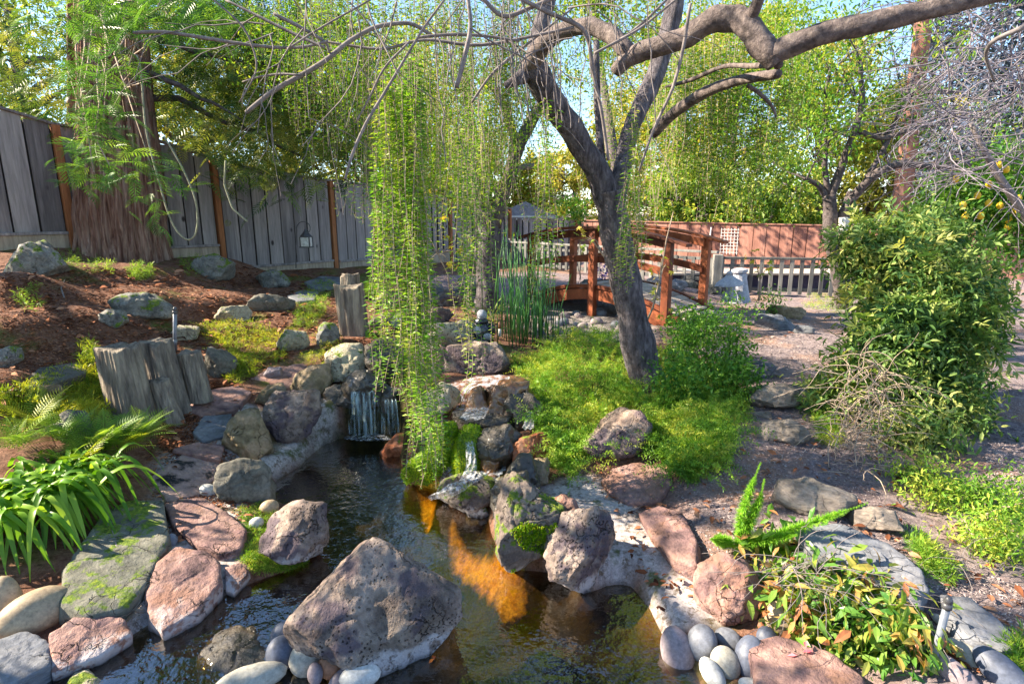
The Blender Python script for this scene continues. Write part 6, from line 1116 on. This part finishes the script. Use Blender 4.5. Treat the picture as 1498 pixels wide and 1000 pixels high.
# ------------------------------------------------------------------ log stumps
def log_stump(name_label, basepx, toppx, rpx, Y, square=False, seed=0, rag=.12, mat='old_wood', rt=.95):
    a = aty(*basepx, Y)-[0, 0, .12]; b = aty(*toppx, Y+.04); n = 110; m = 36; th = np.linspace(0, 2*pi, n, endpoint=False); R = rpx*Y/F; V = []
    q = np.stack([np.cos(th)*1.5, np.sin(th)*1.5, 0*th], -1)
    for k in range(m):
        t = k/(m-1); c = a+(b-a)*t; rr_ = R*(1+(rt-1)*t)*(1+rag*vn(q+[0, 0, t*.5], 1.4, seed)+rag*.45*vn(q*4+[0, 0, t*.8], 1.6, seed+2)-.05*np.maximum(0, .75-3.2*abs(vn(q*3+[0, 0, t*.35], 1.9, seed+6))))
        if square: cc = np.abs(np.cos(th)); ss = np.abs(np.sin(th)); rr_ = R*.9/np.maximum(cc, ss)**.8*(1+rag*.3*vn(q*3+[0, 0, t], 1.6, seed))
        V.append(np.stack([c[0]+rr_*np.cos(th), c[1]+rr_*.8*np.sin(th), c[2]+0*th+(.03*R/.1*vn(q, 1.3, seed+4)*t)], -1))
    for f in (.93, .6, .25, .02):                      # top with shallow rings
        e = V[m-1]; c = e.mean(0); V.append(c+(e-c)*f+[0, 0, .008*vn(q[:1]*0+f*3, 2, seed)[0]+.006])
    V = np.array(V); M = len(V); i = np.arange(M-1)[:, None]*n; j = np.arange(n)[None]; mb = MB(); mb.add(V.reshape(-1, 3), np.stack([i+j, i+(j+1) % n, i+n+(j+1) % n, i+n+j], -1).reshape(-1, 4)); return tag(mb.build('log_stump', MATS[mat], smoothf=True), name_label, 'log stump', 'log stumps on the left slope')
log_stump('tallest grey weathered log stump leaning left at the front of the row', (200, 622), (172, 508), 31, 4.05, seed=1, rag=.14)
log_stump('broad split log stump in the middle with a hollow', (252, 588), (228, 500), 24, 4.35, seed=2, rag=.22)
log_stump('short split log in front of the broad one', (256, 612), (232, 556), 15, 4.15, seed=5, rag=.25)
log_stump('low log stump at the right end of the row', (292, 566), (277, 517), 17, 4.5, seed=3, rag=.2)
log_stump('weathered square grey stump near the hanging foliage', (520, 490), (510, 418), 22, 6.3, square=True, seed=4)
log_stump('short pale stump just behind the square one', (512, 420), (512, 402), 14, 7.0, square=True, seed=6)
# fallen branches
for lab, P in (('long bare fallen branch lying over the flat pink stones', [(245, 608), (290, 596), (350, 582), (420, 574)]), ('curved bare stick leaning from the right log stump', [(250, 606), (285, 580), (298, 560), (296, 540)]), ('thin dead flower stalk leaning over the mossy slab', [(196, 905), (180, 840), (160, 770), (150, 740)]), ('pale twig lying on the large slope rocks', [(95, 440), (90, 425), (96, 412)])):
    g = [G(a, b)+[0, 0, .03+.1*(0 if i in (0,) else (i*.3 if 'stick' in lab or 'stalk' in lab else 0))] for i, (a, b) in enumerate(P)]; m_ = MB(); tt = np.linspace(0, 1, len(g)); t2 = np.linspace(0, 1, 16); P2 = np.stack([np.interp(t2, tt, np.array(g)[:, k]) for k in range(3)], -1); m_.tube(P2, np.linspace(.008, .003, 16), 6); tag(m_.build('fallen_branch', MATS['twig_bark'], smoothf=True), lab, 'branch')
# dead seed tuft at the end of the stalk
g = G(196, 908)+[0, 0, .05]; D = rdir(60, -.6, .6); mb = MB()
for d in D: mb.tube([g, g+d*.05], .0012, 3, cap=False)
tag(mb.build('seed_head', MATS['dry_twig']), 'dry pale seed head at the end of the dead stalk', 'seed head', kind='stuff')
# ------------------------------------------------------------------ metal stakes
def stake(basepx, toppx, Y, r, label):
    a = aty(*basepx, Y); b = aty(*toppx, Y-.02); root = empty('metal_stake', a, label, 'stake'); d = b-a
    m_ = MB(); m_.tube([a-d*.1, a+d*.85], r, 14); m_.build('pipe', MATS['metal_grey'], root, smoothf=True); m_ = MB(); m_.tube([a+d*.84, a+d*.845, a+d*.90, a+d*.905, a+d*.93, a+d*.935, a+d], [r*.9, r*1.35, r*1.35, r*1.1, r*1.1, r*1.3, r*.7], 14); m_.build('cap', MATS['metal_dark'], root, smoothf=True)
    m_ = MB(); m_.tube([a+d*.05, a+d*.2], r*1.12, 14); m_.build('collar', MATS['metal_grey'], root, smoothf=True)
gg = G(1362, 975); stake((1362, 978), (1389, 872), gg[1], .013, 'leaning grey metal pipe stake at the lower right')
gg = G(255, 505); stake((256, 508), (256, 449), gg[1]-.1, .018, 'upright grey metal pipe stake behind the log stumps')
# ------------------------------------------------------------------ lantern on a shepherd hook
Yl = 10.0; b = aty(433, 392, Yl); root = empty('shepherd_hook', b, 'thin curled shepherd hook before the grey fence', 'hook'); m_ = MB(); P = [b, aty(433, 360, Yl), aty(434, 340, Yl)]+[aty(444+10*cos(t), 334-10*sin(t), Yl) for t in np.linspace(pi, -.6, 10)]+[aty(449, 336, Yl)]; m_.tube(P, .007, 6); m_.build('hook', MATS['metal_dark'], root, smoothf=True)
c = aty(448, 352, Yl); root = empty('hanging_lantern', c-[0, 0, .12], 'small white lantern hanging from the shepherd hook', 'lantern'); k = Yl/F
m_ = MB(); m_.box(c+[0, 0, -.02], (.15, .15, .15)); m_.build('glass_body', MATS['white_paint'], root, bevel=.005)
for sx in (-1, 1):
    for sy in (-1, 1): m_ = MB(); m_.box(c+[sx*.078, sy*.078, -.02], (.018, .018, .16)); m_.build('frame_bar', MATS['metal_dark'], root)
m_ = MB(); m_.tube([c+[0, 0, .06], c+[0, 0, .065], c+[0, 0, .13], c+[0, 0, .16], c+[0, 0, .2]], [.08, .115, .05, .03, .008], 4); m_.build('roof', MATS['metal_dark'], root)
m_ = MB(); m_.box(c+[0, 0, -.105], (.19, .19, .02)); m_.build('base', MATS['metal_dark'], root)
# ------------------------------------------------------------------ little seated statue (glossy dark with pale head)
g = G(706, 500); Ys = g[1]-.02; c = aty(704, 502, Ys); k = Ys/F; root = empty('seated_statue', c, 'small glossy black and white seated statue on the squared block', 'statue')
def ell(p, r, name, mat, lump=.06):
    th = np.linspace(0, 2*pi, 29)[:-1]; ph = np.linspace(0, pi, 18); V = np.array([[sin(a)*cos(t), sin(a)*sin(t), cos(a)] for a in ph for t in th]); V = V*(1+lump*fbm(V, 2.2, 3, int(p[0]*10) % 50))[:, None]*np.array(r)*k+aty(p[0], p[1], Ys+p[2]); i = np.arange(17)[:, None]*28; j = np.arange(28)[None]; m_ = MB(); m_.add(V, np.stack([i+j, i+28+j, i+28+(j+1) % 28, i+(j+1) % 28], -1).reshape(-1, 4)); return m_.build(name, MATS[mat], root, smoothf=True)
ell((704, 486, 0), (17, 13, 19), 'body', 'statue_dark', .12); ell((704, 497, -.02), (20, 15, 8), 'crossed_legs', 'statue_dark', .15); ell((705, 461, 0), (7.5, 7.5, 9), 'head', 'statue_pale'); ell((698, 483, -.09), (6, 4, 6), 'hand', 'statue_pale', .15); ell((713, 492, -.09), (6, 4, 5), 'foot', 'statue_pale', .15)
ell((689, 482, -.02), (6, 6, 11), 'arm', 'statue_pale', .12); ell((719, 482, -.02), (6, 6, 11), 'arm', 'statue_dark', .12); ell((704, 470, -.03), (11, 9, 6), 'collar', 'statue_dark', .1)
# little orange glass lamp beside the reeds
c = aty(731, 478, Ys+.1); root = empty('garden_lamp', c-[0, 0, .08], 'tiny orange and white garden lamp beside the statue', 'lamp'); m_ = MB(); m_.tube([c-[0, 0, .1], c-[0, 0, .02]], .018, 10); m_.build('base', MATS['white_paint'], root, smoothf=True); m_ = MB(); m_.tube([c-[0, 0, .02], c+[0, 0, .03], c+[0, 0, .06]], [.016, .02, .008], 10); m_.build('shade', MATS['pebble_orange'], root, smoothf=True)
# ------------------------------------------------------------------ stone lantern by the picket fence
Yp = 8.6; k = Yp/F; c = aty(1068, 436, Yp); root = empty('stone_lantern', c, 'pale blue grey stone pagoda lantern by the picket fence', 'stone lantern')
def lath(prof, name, x, n=4, dy=0, rot=pi/4):
    m_ = MB(); P = [aty(x, y, Yp+dy) for y, r in prof]; m_.tube(P, [r*k for y, r in prof], n); return m_.build(name, MATS['stone_grey'], root, bevel=.006)
lath([(440, 12), (432, 11), (428, 8)], 'foot', 1067, 8); lath([(430, 9), (416, 9)], 'light_chamber', 1067, 6); lath([(417, 22), (414, 20), (407, 10), (402, 4)], 'roof', 1067, 8); lath([(402, 4), (399, 5), (396, 1)], 'finial', 1067, 8)
c = aty(1082, 445, Yp+.25); root = empty('stone_urn', c, 'tall pale stone pillar standing right behind the pagoda lantern', 'stone pillar'); Yp += .3
lath([(442, 16), (425, 13), (410, 11), (400, 9)], 'body', 1082, 12); lath([(400, 9), (398, 12), (394, 12), (392, 4)], 'top', 1082, 12)
c = aty(1060, 440, Yp); lath([(404, 3), (400, 6), (424, 3)], 'handle', 1088, 6)
# ------------------------------------------------------------------ litter on the ground
def litter(name, label, polys, mat, n, size, tm=T_leaf(.28, .05, .05), lift=.006):
    C = []
    for pl, f in polys: q = in_px(pl, int(n*f)); C.append(G(q[:, 0], q[:, 1]))
    C = np.vstack(C); C = C[sdpoly(C[:, :2], PW) > .02]; m = len(C); C[:, 2] += RNG.uniform(0, lift, m)+.002; D = rdir(m, -.2, .35); X, Y, Z = frames(D, roll=RNG.normal(0, .4, m)); m_ = MB(); m_.stamp(*tm, C, X, Y, Z, size*RNG.uniform(.5, 1.3, m)*np.clip(C[:, 1]/5, .7, 1.6)); return tag(m_.build(name, MATS[mat]), label, 'leaf litter', kind='stuff')
LFT = [(0,400),(100,395),(250,390),(540,395),(540,480),(480,500),(430,520),(300,600),(250,640),(0,640)]
litter('red_leaf_litter', 'red brown redwood needles and bark scraps on the left slope', [(LFT, .62), ([(240,600),(300,560),(340,555),(330,600),(260,670),(230,650)], .2), ([(300,640),(380,690),(360,760),(240,780),(240,700)], .08), ([(480,500),(560,490),(540,520),(470,530)], .04), ([(210,650),(330,640),(330,760),(230,760)], .06)], 'chip_red', 30000, .036)
litter('grey_leaf_litter', 'grey brown bark chips and dry leaves on the path side', [([(1075,500),(1140,470),(1240,440),(1270,500),(1230,640),(1300,740),(1420,830),(1498,860),(1498,1000),(1200,950),(1120,900),(1020,800),(985,720),(1050,640),(1090,560)], .75), ([(1440,560),(1498,560),(1498,720),(1440,700)], .1), ([(560,440),(740,400),(1000,430),(980,500),(780,490),(620,500)], .15)], 'chip_grey', 22000, .026)
litter('fallen_leaves', 'scattered dead leaves and bark curls on slope, banks and path', [(LFT, .5), ([(240,600),(340,555),(400,700),(380,800),(200,900),(60,900),(240,700)], .18), ([(850,690),(960,700),(1040,860),(960,900),(900,760)], .07), ([(1075,500),(1240,440),(1270,640),(1498,860),(1498,1000),(1120,900),(985,720)], .25)], 'chip_red', 1500, .075, LEAF_M, .03)
# small leaves and a twig stuck to the hero boulder
for px, py, mt, lb in ((587, 868, 'leaf_fern', 'little green leaf growing on the triangular boulder'), (345, 905, 'leaf_fern', 'green and orange leaf floating beside the dark mossy rock'), (632, 965, 'chip_red', 'red fallen leaf at the water beside the triangular boulder')):
    c = aty(px, py, G(px, py)[1]-.0); c = c if px != 587 else aty(587, 868, 2.42); C = c+RNG.normal(0, .012, (5, 3)); D = rdir(5, 0, .8); X, Y, Z = frames(D); m_ = MB(); m_.stamp(*T_leaf(.6), C, X, Y, Z, .035); tag(m_.build('leaf_sprig', MATS[mt]), lb, 'leaf')
